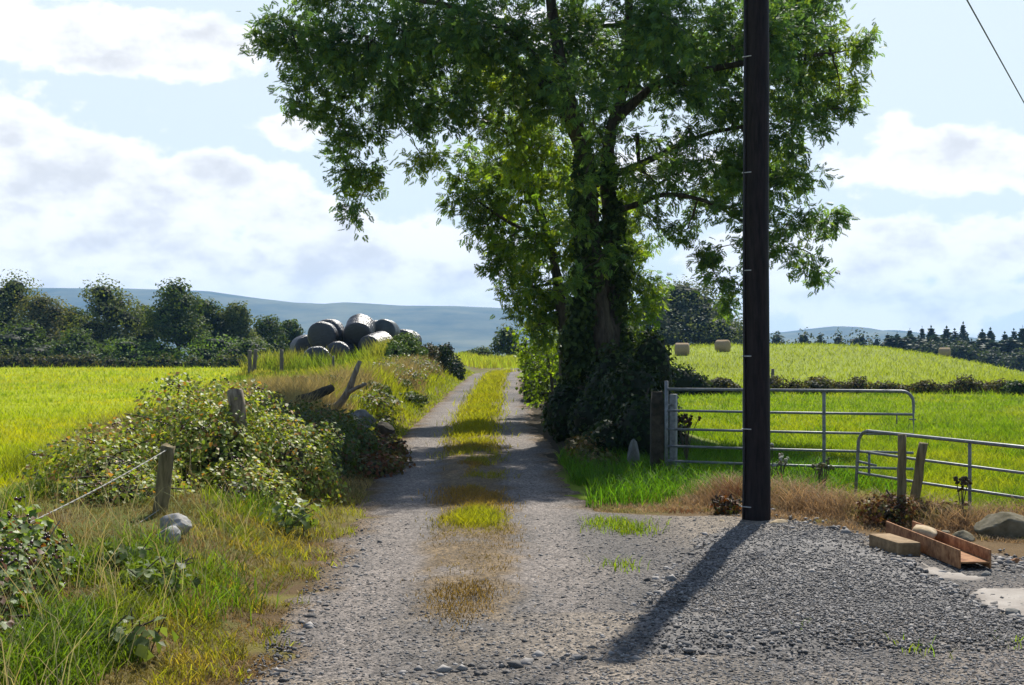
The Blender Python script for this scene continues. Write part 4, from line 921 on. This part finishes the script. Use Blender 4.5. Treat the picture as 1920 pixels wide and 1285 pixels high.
for k, (px, top, Y, wr, lab) in enumerate([(1664, 626, 250, .30, 'slim dark spruce, first from the left of the plantation'), (1682, 624, 252, .30, 'second slim spruce from the left of the plantation'), (1706, 617, 246, .34, 'dark pointed spruce standing forward near the plantation left end'), (1729, 613, 258, .26, 'thin pale spruce top between fuller spruces'),
        (1746, 613, 247, .36, 'full spruce right of the thin pale top'), (1775, 614, 250, .34, 'spruce above the far pale bale'), (1806, 606, 256, .26, 'thin tallest spruce of the plantation'), (1790, 618, 246, .36, 'full spruce left of the thin tallest one'), (1842, 620, 243, .34, 'dark spruce left of the close pair'), (1857, 617, 246, .30, 'right one of the close pair of spruces'),
        (1884, 624, 245, .36, 'broad spruce left of the frame-edge spruces'), (1901, 618, 248, .32, 'spruce second from the right edge'), (1918, 613, 242, .34, 'tall spruce at the right edge'), (1945, 616, 244, .36, 'spruce cut by the right edge')]):
    spruce(px, top, Y, wr, lab, k)
FL_ = 'dark spruce filling the front of the plantation below the taller tops'
for k in range(30):
    px = 1672 + k * 9.5 + R.uniform(-4, 4); spruce(px, 634 + R.uniform(-6, 14) + max(0, (px - 1780)) * .04, 226 + R.uniform(-4, 8), 1.0, FL_, k)
for a in [(1745, 640, 70, 'rounded broadleaf tree at the left front of the plantation'), (1800, 634, 80, 'rounded grey-green tree in front of the tallest spruce'), (1865, 648, 90, 'dark broadleaf tree low in front of the plantation'), (1920, 650, 90, 'broadleaf tree at the right edge below the spruces')]:
    far_tree('plantation_tree', a[3], a[0], a[1], a[2], 218, pal((.035, .055, .028), (.05, .07, .035)), 4500, .42, group='broadleaf trees before the plantation', trunk_h=.03, lumps=9)

# ------------------------------------------------------------------ hills
hp_px = [-900, -600, -200, 60, 250, 400, 500, 560, 620, 655, 700, 760, 850, 945, 1050, 1150, 1300, 1365, 1420, 1480, 1560, 1600, 1640, 1660, 1700, 1760, 1900, 2400, 2900]
hp_py = [560, 548, 545, 541, 543, 548, 562, 569, 572, 569, 571, 575, 575, 580, 592, 612, 622, 616, 628, 622, 612, 614, 621, 619, 624, 634, 642, 646, 650]
hx = np.linspace(-2500, 2500, 320); hy = np.linspace(2300, 3900, 50); X, Yh = np.meshgrid(hx, hy); X = X.ravel(); Yh = Yh.ravel()
pxx = CX + X / 3400 * F; ridge = (HY - np.interp(pxx, hp_px, hp_py)) / F * 3400
ridge = ridge + (fbm(X * .004, X * 0 + 3, 4) - .5) * 5
prof = ss(2300, 3380, Yh) * (1 - .9 * ss(3430, 3900, Yh)); relief = (fbm(X * .0025, Yh * .0025, 4) - .5) * 40 * prof * (1 - ss(3100, 3350, Yh))
Vh = np.stack([X, Yh, -4.2 + (ridge + 4.2 + CH) * prof + relief], 1)
tag(mkobj('hills', np_mesh('hills', Vh, [grid_faces(len(hx), len(hy))], None, True), M['moor']), kind='structure')

# ------------------------------------------------------------------ utility pole and wire
pb = ground_hit(1418, 976); PY = pb[1]
t = thing('utility_pole', 'tall black tarred wooden utility pole standing in front of the gate', 'utility pole', pb)
mb = MB(); zz = np.linspace(-.2, 7.9 - pb[2], 40); rr = np.interp(zz, [-.2, 0, 1, 8], [.145, .142, .132, .112])
pts = np.stack([.012 * zz / 8 + .004 * np.sin(zz * 1.7), 0 * zz, zz], 1); mb.tube(pts, rr, 22, jitter=.02)
mkobj('shaft', mb.mesh('shaft', smooth=True), M['pole'], t)
mb = MB(); zc = np.linspace(.02, 7.6, 44); rc = np.interp(zc, [0, 1, 8], [.142, .132, .112]); ang = math.radians(200)
mb.tube(np.stack([np.cos(ang) * (rc + .010), np.sin(ang) * (rc + .010), zc], 1) + np.array([.004, 0, 0]) * np.sin(zc * 1.7)[:, None], .013, 7)
cab = mkobj('cable', mb.mesh('cable', smooth=True), M['cable'], t)
for py in (-90, 108, 325, 508, 668, 804, 949):
    z = CH - (py - HY) / F * PY - pb[2]; r = float(np.interp(z, [0, 1, 8], [.142, .132, .112])) + .003
    a = np.radians(np.linspace(183, 238, 8)); mb = MB(); q = np.stack([np.cos(a) * r, np.sin(a) * r, z + 0 * a], 1); q[:4] += unit(q[:4] * np.array([1, 1, 0])) * np.array([[0], [.018], [.018], [.004]])
    mb.tube(q, .0055, 5); mkobj('staple', mb.mesh('staple', smooth=True), M['staple'], cab)
p1 = P(1700, -208, 25); p2 = P(2000, 335, 60); dv = (p2 - p1); A_ = p1 - dv * 1.6; B_ = p2 + dv * .4
mb = MB(); mb.tube([A_ + (B_ - A_) * s for s in np.linspace(0, 1, 20)], .019, 6)
tag(mkobj('overhead_wire', mb.mesh('overhead_wire', smooth=True), M['cable']), 'single black overhead wire crossing the sky at the upper right', 'wire')

# ------------------------------------------------------------------ gates and posts
def arc(c, r, u, v, n=8): return [c + r * (math.cos(a) * u + math.sin(a) * v) for a in np.linspace(0, PI / 2, n)]
GA, GB = np.array([2.03, 18.7]), np.array([4.87, 17.26]); g0 = np.array([GA[0], GA[1], .12]); gu = np.append((GB - GA), .01); GL = np.linalg.norm(gu); gu = gu / GL; UP = np.array([0, 0, 1.])
t = thing('field_gate', 'tall six-bar galvanised gate with rounded corner behind the pole', 'gate', g0)
G = lambda s, z: g0 + gu * s + UP * z
mb = MB(); mb.tube([G(0, -.05), G(0, .6), G(0, 1.25)], .024, 8); mb.tube(np.array([G(0, 1.14)] + [G(GL - .14, 1.14)] + arc(G(GL - .14, 1.00), .14, UP, gu)[1:] + [G(GL, .6), G(GL, 0), G(GL, -.06)]), .019, 8); mb.tube([G(0, .0), G(GL, .0)], .016, 8)
mkobj('frame', mb.mesh('frame', g0, True), M['steel'], t)
for z in (.197, .393, .617, .86):
    mb = MB(); mb.tube([G(0, z), G(GL * .5, z - .004), G(GL, z)], .016, 8); mkobj('rail', mb.mesh('rail', g0, True), M['steel'], t)
for s in (.332, .656):
    mb = MB(); mb.box(G(GL * s, .57), (.042, .012, 1.14), Matrix.Rotation(math.atan2(gu[1], gu[0]), 3, 'Z'), bev=.002); mkobj('upright', mb.mesh('upright', g0), M['steel'], t)
mb = MB(); mb.tube([G(GL - .20, .86), G(GL - .20, .74)], .008, 6); mb.tube([G(GL - .05, .80), G(GL + .03, .80)], .010, 6); mkobj('latch', mb.mesh('latch', g0, True), M['steel'], t)
hpst = np.array([2.14, 18.86, .10]); t = thing('gate_post', 'slim galvanised hanging post right behind the tall gate stile', 'gate post', hpst)
mb = MB(); mb.box(hpst + [0, 0, .54], (.085, .085, 1.10), Matrix.Rotation(-.45, 3, 'Z'), bev=.006); mkobj('shaft', mb.mesh('shaft', hpst), M['steel'], t)
mb = MB(); mb.tube([hpst + [-.11, -.13, .22], hpst + [0, 0, .22]], .014, 6); mb.tube([hpst + [-.11, -.13, .95], hpst + [0, 0, .95]], .014, 6); mkobj('hinge', mb.mesh('hinge', hpst, True), M['steel'], t)
# low gate standing open
LZ = lambda px, py, Y: P(px, py, Y)
q0, q1 = P(1609, 850, 16.0), P(1920, 887, 14.0); du = np.array([q1[0] - q0[0], q1[1] - q0[1], 0]); DL = np.linalg.norm(du); du /= DL; g1 = np.array([q0[0], q0[1], float(tz(q0[0], q0[1]))])
Hh = lambda s, a, b: np.array([q0[0], q0[1], 0]) + du * s + UP * lerp(a, b, s / DL)
Ltot = DL * 1.6
t = thing('field_gate', 'low galvanised three-bar gate with curved end behind the two wooden posts', 'gate', g1)
mb = MB(); c = Hh(.16, .87, .81) - UP * .16
mb.tube(np.array([Hh(-.05, .08, .08), Hh(-.02, .45, .45), Hh(0, .70, .7)] + [c + .16 * (-math.cos(a) * du + math.sin(a) * UP) for a in np.linspace(.1, PI / 2, 8)] + [Hh(Ltot * .5, .87, .81), Hh(Ltot, .87, .81)]), .019, 8)
mb.tube([Hh(Ltot, .87, .81), Hh(Ltot, .1, .1)], .018, 8); mkobj('frame', mb.mesh('frame', g1, True), M['steel'], t)
for a, b in ((.635, .56), (.392, .315)):
    mb = MB(); mb.tube([Hh(0, a, b), Hh(.9, a - .012, b), Hh(Ltot, a, b)], .015, 8); mkobj('rail', mb.mesh('rail', g1, True), M['steel'], t)
for s in (DL * .70, DL * 1.35):
    mb = MB(); mb.box(Hh(s, .47, .44), (.040, .012, .72), Matrix.Rotation(math.atan2(du[1], du[0]), 3, 'Z'), bev=.002); mkobj('upright', mb.mesh('upright', g1), M['steel'], t)
mb = MB(); mb.box(Hh(.17, .50, .5), (.03, .010, .25), Matrix.Rotation(math.atan2(du[1], du[0]), 3, 'Z')); mb.tube([Hh(-.03, .52, .52), Hh(.28, .49, .49)], .014, 6); mkobj('latch', mb.mesh('latch', g1, True), M['steel'], t)

def post(name, label, b, top, r, mat, group=None, notch=True, n=12, cat='post', jag=.015):
    b = np.array(b, float); top = np.array(top, float); mb = MB(); a = b - (top - b) / np.linalg.norm(top - b) * .12
    pts = np.array([lerp(a, top, s) for s in np.linspace(0, 1, 9)]); pts[2:-1] += R.normal(0, r * .06, (6, 3))
    mb.tube(pts, r * np.linspace(1.06, .94, 9), n, jitter=.10)
    V = mb.V[0]; V[-n:] += (top - b) / np.linalg.norm(top - b) * R.uniform(-jag, jag, (n, 1))
    o = mkobj(name, mb.mesh(name, b, True), M[mat], None, b); me = o.data
    return tag(o, label, cat, group)
pp = ground_hit(1690, 977); post('wooden_post', 'upright round wooden post, left one of the pair at the low gate', pp, P(1691, 816, pp[1]), .046, 'post', None)
pp = ground_hit(1708, 971); post('wooden_post', 'wooden post leaning right, next to the upright post at the low gate', pp, P(1731, 832, pp[1] - .05), .05, 'post', None)
pp = np.array([-3.14, 12.7, float(tz(-3.14, 12.7))]); topF = P(316, 836, 12.65); post('fence_post', 'short weathered fence post carrying a rope before the sunlit brambles', pp, topF, .068, 'post', cat='fence post')
sp = P(456, 800, 15.42); sp[2] = float(tz(sp[0], sp[1])); post('tree_stump', 'grey split stump poking out of the top of the bramble mound', sp, P(441, 736, 15.25), .095, 'deadwood', cat='stump', jag=.07, n=9)
for (px, ptop, Yq, lean, lab) in [(468, 657, 53.5, 0, 'leftmost slim post by the rough grass below the bales'), (476, 655, 53.8, .12, 'slightly leaning reddish post doubled with the leftmost slim post'), (528, 655, 54.5, 0, 'straight grey fence post left below the bale stack'), (625, 668, 55, 0, 'thin pale fence post directly below the bale stack')]:
    bx = (px - CX) / F * Yq; b = np.array([bx, Yq, float(tz(bx, Yq))]); tp = P(px + lean * 30, ptop, Yq); post('fence_post', lab, b, tp, .075 if px != 625 else .05, 'far_post', 'fence posts below the bales', cat='fence post')
b = np.array([(1449 - CX) / F * 58.5, 58.5, 0]); b[2] = float(tz(b[0], b[1])); post('fence_post', 'tiny dark post above the field hedge right of the pole', b, P(1449, 692, 58.5), .07, 'far_post', None, cat='fence post')
# mossy gatepost
gp = np.array([1.93, 18.95, .0]); gp[2] = float(tz(gp[0], gp[1])); mb = MB(); bm = bmesh.new(); bmesh.ops.create_cube(bm, size=1); bmesh.ops.subdivide_edges(bm, edges=bm.edges[:], cuts=5, use_grid_fill=True); bm.verts.index_update()
V = np.array([v.co[:] for v in bm.verts]); Fc = np.array([[v.index for v in f.verts] for f in bm.faces]); bm.free()
gs = np.array([.17, .17, 1.14]); V = V * gs * (1 + .12 * (n3(V * gs, 9)[:, None] - .5)) + [0, 0, .55]; V[:, :2] *= 1 - .25 * ss(.98, 1.15, V[:, 2])[:, None]
mb.add(V, [Fc]); tag(mkobj('gatepost', mb.mesh('gatepost', (0, 0, 0), True), M['mossy'], None, gp), 'dark mossy gatepost between the ivy and the tall gate', 'gatepost')
# ropes from the fence post
def rope(name, label, a, b, sag, r, mat='rope'):
    s = np.linspace(0, 1, 50)[:, None]; q = a + (b - a) * s; q[:, 2] -= (sag * 4 * s * (1 - s))[:, 0]; mb = MB()
    for k in range(2):
        ph = s[:, 0] * 90 + k * PI; off = np.stack([np.cos(ph), np.sin(ph) * .3, np.sin(ph)], 1) * r * .55; mb.tube(q + off, r * .7, 5)
    tag(mkobj(name, mb.mesh(name, smooth=True), M[mat]), label, 'rope')
rope('rope', 'pale rope slanting from the fence post top down to the left', topF - [0, .03, .03], P(35, 990, 9.9), .02, .0055)
rope('rope', 'thin slack rope low in the grass below the fence post', pp[:3] * 0 + P(300, 955, 12.6), P(130, 1045, 10.5), .03, .004)

# ------------------------------------------------------------------ stones, beam, timber
def rock(name, label, c, size, mat, rz=0, sub=4, rough=.28, cat='stone', sink=.25, group=None, flat=None):
    V, Fc = ICO[sub]; s = R.integers(100); q = V * (1 - rough + 2 * rough * n3(V + s, 1.6, s) + .12 * (n3(V + s, 5, s + 2) - .5))[:, None]
    for k_ in range(7 if rough > .2 else 3):
        dn = rnd_unit(1)[0]; pj = q @ dn; q = q - np.maximum(0, pj - R.uniform(.55, .85))[:, None] * dn * .9
    q = q * (1 + .16 * (n3(q + s, 7, s + 5) - .5) + .10 * (n3(q + s, 17, s + 9) - .5))[:, None]
    if flat is not None: q[:, 2] = np.where(q[:, 2] > flat, flat + (q[:, 2] - flat) * .25, q[:, 2])
    q = q * np.asarray(size) * .5; cz, sz_ = math.cos(rz), math.sin(rz); q[:, :2] = q[:, :2] @ np.array([[cz, sz_], [-sz_, cz]])
    q[:, 2] -= q[:, 2].min() + sink * size[2]
    mb = MB().add(q, [Fc]); return tag(mkobj(name, mb.mesh(name, smooth=True), M[mat], None, c), label, cat, group)
rock('boulder', 'large rounded mossy boulder at the right edge', ground_hit(1882, 1008), (.54, .42, .30), 'boulder', .1, 4, .2, 'boulder', .2)
rock('stone', 'small rounded stone next to the large boulder', ground_hit(1806, 1014), (.20, .16, .13), 'boulder', .3)
rock('stone', 'flat pale stone in front of the pole foot', ground_hit(1462, 988), (.22, .14, .09), 'sand_stone', .2)
rock('stone', 'low buff stone in the weeds right of the pole', ground_hit(1505, 990), (.26, .14, .08), 'sand_stone', -.2)
rock('stone', 'tiny white stone left of the pole foot', ground_hit(1354, 980), (.075, .05, .04), 'sand_stone', 0)
rock('stone', 'dark angular stone at the near end of the rusty beam', ground_hit(1847, 1082), (.09, .07, .06), 'grey_stone', .5)
rock('stone', 'brown lump in the dirt at the right edge', ground_hit(1905, 1058), (.11, .09, .08), 'rust', .5)
rock('stone', 'grey stone lying on the gravel edge beside the concrete', ground_hit(1896, 1158), (.13, .09, .07), 'grey_stone', .2)
rock('stone', 'dark stone left of the one beside the concrete', ground_hit(1880, 1160), (.08, .07, .06), 'mossy', .2)
rock('stone', 'grey weathered stone, upper of the two on the left verge', P(328, 1003, 11.5) * [1, 1, 0] + [0, 0, float(tz(P(328, 1003, 11.5)[0], 11.5)) + .02], (.29, .22, .20), 'pale_stone', .3, 4, .24, 'stone', .1)
rock('stone', 'pinkish grey stone, lower of the two on the left verge', P(316, 1025, 11.2) * [1, 1, 0] + [0, 0, float(tz(P(316, 1025, 11.2)[0], 11.2)) - .02], (.22, .18, .15), 'pale_stone', .9, 4, .24, 'stone', 0)
rock('stone', 'big grey stone under the dead branch', np.array([-2.52, 23.6, float(tz(-2.52, 23.6))]) + [0, 0, .12], (.58, .45, .42), 'grey_stone', .4, 4, .3, 'stone', .05)
rock('stone', 'dark stone right of the big grey stone by the dead branch', np.array([-2.18, 24.3, float(tz(-2.18, 24.3))]) + [0, 0, .12], (.40, .3, .30), 'mossy', .4, 4, .3, 'stone', .05)
rock('stone', 'pale block half hidden behind the gate hinge side', np.array([2.28, 19.1, float(tz(2.28, 19.1))]), (.18, .16, .26), 'grey_stone', .2)
rock('stone', 'small stone by the rusty beam far end', ground_hit(1770, 1004), (.12, .1, .08), 'boulder', .4)
# pale weathered stump in the hedge foot
ws = np.array([1.68, 19.7, 0]); ws[2] = float(tz(ws[0], ws[1]))
rock('stone', 'pale upright stone standing in the shaded hedge foot left of the gatepost', ws, (.21, .16, .52), 'pale_wood', .3, 4, .3, 'stone', .02)
# steel beam lying on its side
n0, f0 = ground_hit(1828, 1072), ground_hit(1690, 1012); bd = f0 - n0; bl = 1.95; bd[2] = 0; bd = unit(bd); ang = math.atan2(bd[1], bd[0]); RZ = Matrix.Rotation(ang, 3, 'Z'); mid = n0 + bd * bl / 2; sv = np.array([-bd[1], bd[0], 0])
zb = n0[2] + .022
t = thing('steel_beam', 'rusty steel beam lying with its flanges up at the gravel edge', 'steel beam', (*mid[:2], zb))
mb = MB(); mb.box(mid + [0, 0, .072 + .0], (bl, .228, .014), RZ, bev=.002); mkobj('web', mb.mesh('web', (*mid[:2], zb)), M['rust'], t)
for s in (-1, 1):
    mb = MB(); mb.box(np.array([*mid[:2], zb + .075]) + sv * s * .123, (bl, .014, .15), RZ, bev=.003); mkobj('flange', mb.mesh('flange', (*mid[:2], zb)), M['rust'], t)
rock('stone', 'long pale yellow stone lying in the rusty beam', mid + bd * .32 - np.array([0, 0, mid[2]]) + [0, 0, zb + .060], (.52, .19, .14), 'sand_stone', -ang + .08 if False else 0, 3, .16, 'stone', 0, flat=.6).rotation_euler = (0, 0, ang + .05)
tb = ground_hit(1676, 1036); t = thing('timber_block', 'short sawn timber block lying left of the rusty beam', 'timber', tb)
mb = MB(); mb.box(tb + [0, 0, .065], (.62, .20, .12), Matrix.Rotation(ang + .12, 3, 'Z'), bev=.006); mkobj('block', mb.mesh('block', tb), M['timber'], t)
# dead branch
db = P(612, 772, 24.2); db[2] = float(tz(db[0], db[1])) + .05; t = thing('dead_branch', 'bare grey forked dead branch leaning out of the bank', 'branch', db)
mb = MB(); mb.tube(poly_smooth([db, P(632, 762, 24.1), P(652, 735, 24.0), P(664, 705, 23.9), P(675, 677, 23.9)], 4), np.linspace(.085, .035, 17), 8, jitter=.2); mkobj('limb', mb.mesh('limb', db, True), M['deadwood'], t)
mb = MB(); mb.tube(poly_smooth([P(652, 737, 24.0), P(668, 728, 23.8), P(686, 720, 23.7)], 4), np.linspace(.04, .026, 9), 7, jitter=.2); mkobj('side_limb', mb.mesh('side_limb', db, True), M['deadwood'], t)
db = P(572, 748, 22.4); t = thing('dead_branch', 'dark fallen log on top of the shaded brambles', 'log', db)
mb = MB(); mb.tube(poly_smooth([P(560, 752, 22.2), P(590, 742, 22.5), P(622, 728, 22.8)], 4), np.linspace(.09, .07, 9), 8, jitter=.2); mkobj('limb', mb.mesh('limb', db, True), M['mossy'], t)
BRS = pal((.10, .14, .03), (.13, .165, .04), (.17, .17, .055), (.14, .09, .04), (.07, .10, .025))
# bank shrubs
def at(px, Y, zoff): c = P(px, 660, Y); c[2] = float(tz(c[0], c[1])) + zoff; return tuple(c)
hedge_bush('bank_bush', 'dark ivy-smothered stump bush on the bank near the lane crest', [(at(828, 60, .55), (.40, .6, .75)), (at(838, 61, .9), (.30, .5, .5)), (at(850, 63, .25), (.6, 1.2, .7))], 3200, .11, DARKL, k=.6)
hedge_bush('bank_bush', 'brown-stemmed thorn bush left of the ivy-smothered stump', [(at(805, 59, .4), (.5, .8, .6)), (at(790, 60, .35), (.4, .7, .45))], 1900, .10, pal((.09, .07, .04), (.06, .06, .03), (.05, .07, .02)), k=.5)
hedge_bush('bank_bush', 'bright green leafy bush right of the black bales', [(at(760, 56, .6), (.75, .9, .75)), (at(745, 55, .4), (.5, .7, .6)), (at(780, 57, .4), (.5, .7, .55))], 3200, .12, pal((.09, .15, .025), (.07, .12, .02), (.11, .16, .03)), k=.5)
hedge_bush('bank_bush', 'tangled dark brambles behind the dead branch', [(at(570, 29, .1), (.6, .9, .3)), (at(620, 30, .1), (.5, .8, .28)), (at(690, 31, .1), (.5, .9, .25))], 3000, .085, BRD, k=.5)
for (lab, E_, n_) in [('low scrambling bramble patch on the bank right of the dead branch', [(at(690, 29, .02), (.5, 1.2, .26)), (at(715, 31, .02), (.4, 1.0, .22)), (at(705, 27, 0), (.4, .8, .2))], 2600), ('loose green scrub halfway up the bank', [(at(745, 41, .02), (.6, 1.6, .32)), (at(720, 43, .05), (.6, 1.4, .36)), (at(775, 45, 0), (.5, 1.2, .26))], 3000), ('olive scrub on the bank below the thorn bush', [(at(770, 50, .05), (.7, 1.8, .42)), (at(800, 53, .05), (.5, 1.4, .42)), (at(740, 49, .05), (.6, 1.2, .4))], 3000)]:
    base = np.mean([e[0] for e in E_], 0); base[2] = tz(base[0], base[1]); t = thing('bank_scrub', lab, 'scrub', base); mb = MB()
    ellip_leaves(mb, E_, n_, .085, BRS, up=.6, depth=.7, bumps=.6, floor=.0); mkobj('foliage', mb.mesh('foliage', base), M['bramble'], t); mb = MB(); canes(mb, E_, 24, .008, (1, 1, 1)); mkobj('stems', mb.mesh('stems', base), M['twig'], t)
hedge_bush('bank_bush', 'low green bush on the dry bank', [(at(762, 36, .05), (.6, 1.1, .2)), (at(740, 38, .05), (.5, .8, .22))], 1100, .085, MIDL, k=.5)
hedge_bush('bank_bush', 'reddish low bush beside the stones under the dead branch', [(at(712, 22.5, .08), (.5, 1.1, .30)), (at(722, 20.6, .03), (.40, .9, .2)), (at(700, 19.6, .05), (.4, .9, .25))], 3200, .07, pal((.16, .06, .03), (.12, .08, .03), (.10, .10, .03)), k=.5)
hedge_bush('weed_bush', 'dark red-brown dock and bramble clump at the two wooden posts', [(tuple(ground_hit(1668, 985) + [0, 0, .12]), (.36, .35, .24)), (tuple(ground_hit(1725, 985) + [0, .1, .10]), (.30, .25, .18)), (tuple(ground_hit(1775, 985) + [0, .1, .10]), (.3, .25, .15))], 2200, .045, pal((.11, .04, .02), (.15, .075, .03), (.06, .035, .018), (.12, .11, .03)), k=.4)
hedge_bush('weed_bush', 'small rusty-leaved weed left of the pole foot', [(tuple(ground_hit(1362, 962) + [0, 0, .07]), (.2, .2, .13))], 260, .05, pal((.17, .06, .02), (.08, .04, .02), (.10, .10, .03)), k=.35)
# weeds standing along the gates
def stalk_plant(name, label, b, h, nh, seedcol, hs=.018):
    t = thing(name, label, 'weed', b); mb = MB(); hd = MB()
    V, Fc = ICO[1]
    for i in range(nh):
        a = R.uniform(0, 6.28); e = b + np.array([math.cos(a), math.sin(a), 0]) * h * R.uniform(.05, .22) + [0, 0, h * R.uniform(.72, 1.0)]; m_ = b + [0, 0, h * R.uniform(.3, .6)]
        tt = np.linspace(0, 1, 6)[:, None]; q = (1 - tt) ** 2 * b + 2 * tt * (1 - tt) * m_ + tt * tt * e; mb.tube(q, .005, 4, caps=False)
        k = 5; hd.place(V * [1, 1, 1.5], [Fc], e + R.normal(0, hs * .7, (k, 3)), basis(rnd_unit(k), rnd_unit(k)), R.uniform(.6, 1.2, k) * hs, jit(seedcol, k))
    mkobj('stem', mb.mesh('stem', b), M['twig'], t); mkobj('seed_heads', hd.mesh('seed_heads', b), M['seed'], t); return t
for (px, py, Yq, h, nh, c, lab) in [(1287, 870, 19.3, .80, 12, (.06, .035, .02), 'tall brown dock plant behind the left part of the tall gate'), (1465, 905, 16.9, .42, 5, (.34, .32, .26), 'pale thistle just right of the pole'), (1448, 900, 17.2, .52, 3, (.30, .30, .24), 'thistle partly behind the pole edge'), (1535, 905, 16.6, .40, 5, (.2, .19, .12), 'thin seeding weed at the middle upright of the tall gate'), (1545, 920, 16.2, .42, 6, (.16, .17, .08), 'greenish seeding weed below the tall gate'), (1803, 935, 14.0, .48, 5, (.07, .06, .03), 'dark slender weed left of the low gate upright')]:
    b = P(px, py, Yq); b[2] = float(tz(b[0], b[1])); stalk_plant('seeding_weed', lab, b, h, nh, c)

# ------------------------------------------------------------------ bales
def barrel(r, L, seed, wr=.055, ends=.12):
    nu, nv = 36, 25; prof = np.linspace(-1, 1, nv); V = []
    a = np.arange(nu) / nu * 2 * PI
    e = np.clip(1 - np.clip((np.abs(prof) - .80) / .20, 0, 1) ** 3 * .30, 0, 1)
    th = np.repeat(a[None], nv, 0); pr = np.repeat(prof[:, None], nu, 1)
    q = np.stack([np.cos(th).ravel() * 2 + seed, np.sin(th).ravel() * 2, pr.ravel() * 1.5], 1)
    rad = r * np.repeat(e[:, None], nu, 1) * (1 + wr * 2 * (n3(q, 1.2, seed).reshape(nv, nu) - .5) + wr * .5 * np.sin(pr * 22 + 2 * np.sin(th + seed)))
    V = np.stack([rad * np.cos(th), pr * L / 2, rad * np.sin(th)], -1).reshape(-1, 3)
    i = np.arange(nv - 1)[:, None]; j = np.arange(nu)[None]
    fs = np.stack([i * nu + j, i * nu + (j + 1) % nu, (i + 1) * nu + (j + 1) % nu, (i + 1) * nu + j], -1).reshape(-1, 4)[:, ::-1]
    n_ = len(V); V = np.concatenate([V, [[0, -L / 2 - .03, 0], [0, L / 2 + .03, 0]]]); jn = np.arange(nu)
    t1 = np.stack([(jn + 1) % nu, jn, 0 * jn + n_], 1)[:, ::-1]; t2 = np.stack([jn + (nv - 1) * nu, (jn + 1) % nu + (nv - 1) * nu, 0 * jn + n_ + 1], 1)[:, ::-1]
    return V, [fs, t1, t2]
GBL = 'wrapped bales heaped by the left bank'
def wrapped(px, py, Y, rz, tilt, lab, mat='wrap', r=.6, L=1.2):
    c = P(px, py, Y); V, fs = barrel(r, L, R.integers(1, 60)); mb = MB().add(V, fs)
    o = mkobj('wrapped_bale', mb.mesh('wrapped_bale', smooth=True), M[mat], None, c); o.rotation_euler = (tilt, 0, rz)
    return tag(o, lab, 'bale', GBL)
wrapped(573, 655, 61.5, .35, 0, 'black wrapped bale peeping out at the left end of the heap')
wrapped(595, 677, 58.6, .1, 0, 'black wrapped bale lowest in the weeds at the front left')
wrapped(638, 668, 59.3, -.15, 0, 'half-hidden black bale in the front row below the gap')
wrapped(605, 630, 60.0, .05, 0, 'front black bale of the left stack showing its round dark end')
wrapped(618, 625, 61.6, -.1, 0, 'black bale right behind the front bale of the left stack')
wrapped(674, 622, 60.3, -.05, .42, 'shiny black bale tipped forward in the middle of the heap', r=.62)
wrapped(672, 630, 61.9, -.05, .1, 'black bale supporting the tipped middle bale from behind')
wrapped(671, 668, 60.6, 0, 0, 'black bale under the tipped middle bale', r=.58)
wrapped(706, 652, 59.4, -.5, .2, 'wrinkled glossy black bale sloping down right of the middle one')
wrapped(704, 626, 64.0, .2, 0, 'black bale top glimpsed behind the middle bale')
wrapped(723, 624, 62.0, -.12, 0, 'greyish-green wrapped bale facing front at the right of the heap', 'wrap_g', r=.56)
wrapped(722, 668, 62.5, 0, 0, 'black bale hidden low under the greyish-green one', r=.58)
wrapped(762, 642, 64.0, -.25, 0, 'rightmost black bale of the heap behind the green bush', r=.56)
wrapped(750, 655, 61.6, .1, 0, 'small visible black bale rim above the green bush', r=.5)
wrapped(617, 668, 61.8, 0, 0, 'black bale buried under the left stack', r=.58)
GH = 'round hay bales left on the hill pasture'
for (px, py, rz, lab) in [(1279, 667, 1.35, 'round straw-coloured hay bale in front of the large grey-green tree'), (1355, 660, 1.0, 'round straw-coloured hay bale close to the pole')]:
    c = ground_hit(px, py, 60, 160); V, fs = barrel(.5, 1.05, R.integers(1, 60), .015)
    o = mkobj('hay_bale', MB().add(V, fs).mesh('hay_bale', smooth=True), M['hay'], None, c + [0, 0, .44]); o.rotation_euler = (0, 0, rz); tag(o, lab, 'hay bale', GH)
c = P(1771, 672, 150); c[2] = float(tz(c[0], c[1])); V, fs = barrel(.55, 1.2, 5, .015)
o = mkobj('hay_bale', MB().add(V, fs).mesh('hay_bale', smooth=True), M['hay'], None, c + [0, 0, .42]); o.rotation_euler = (0, 0, 1.3); tag(o, 'pale bale half sunk behind the hill shoulder before the plantation', 'hay bale', GH)

# ------------------------------------------------------------------ air
m, nt, out = newmat('haze_air'); pv = nd(nt, 'ShaderNodeVolumePrincipled'); pv.inputs['Density'].default_value = 1.5e-4; pv.inputs['Color'].default_value = (.28, .57, 1, 1); pv.inputs['Anisotropy'].default_value = .2
nt.links.new(pv.outputs[0], out.inputs['Volume'])
hb_ = MB(); hb_.box((0, 2170, 82), (8000, 4460, 176)); tag(mkobj('haze', hb_.mesh('haze'), m), kind='stuff')
print('objects', len(bpy.data.objects), 'polys', sum(len(me.polygons) for me in bpy.data.meshes))
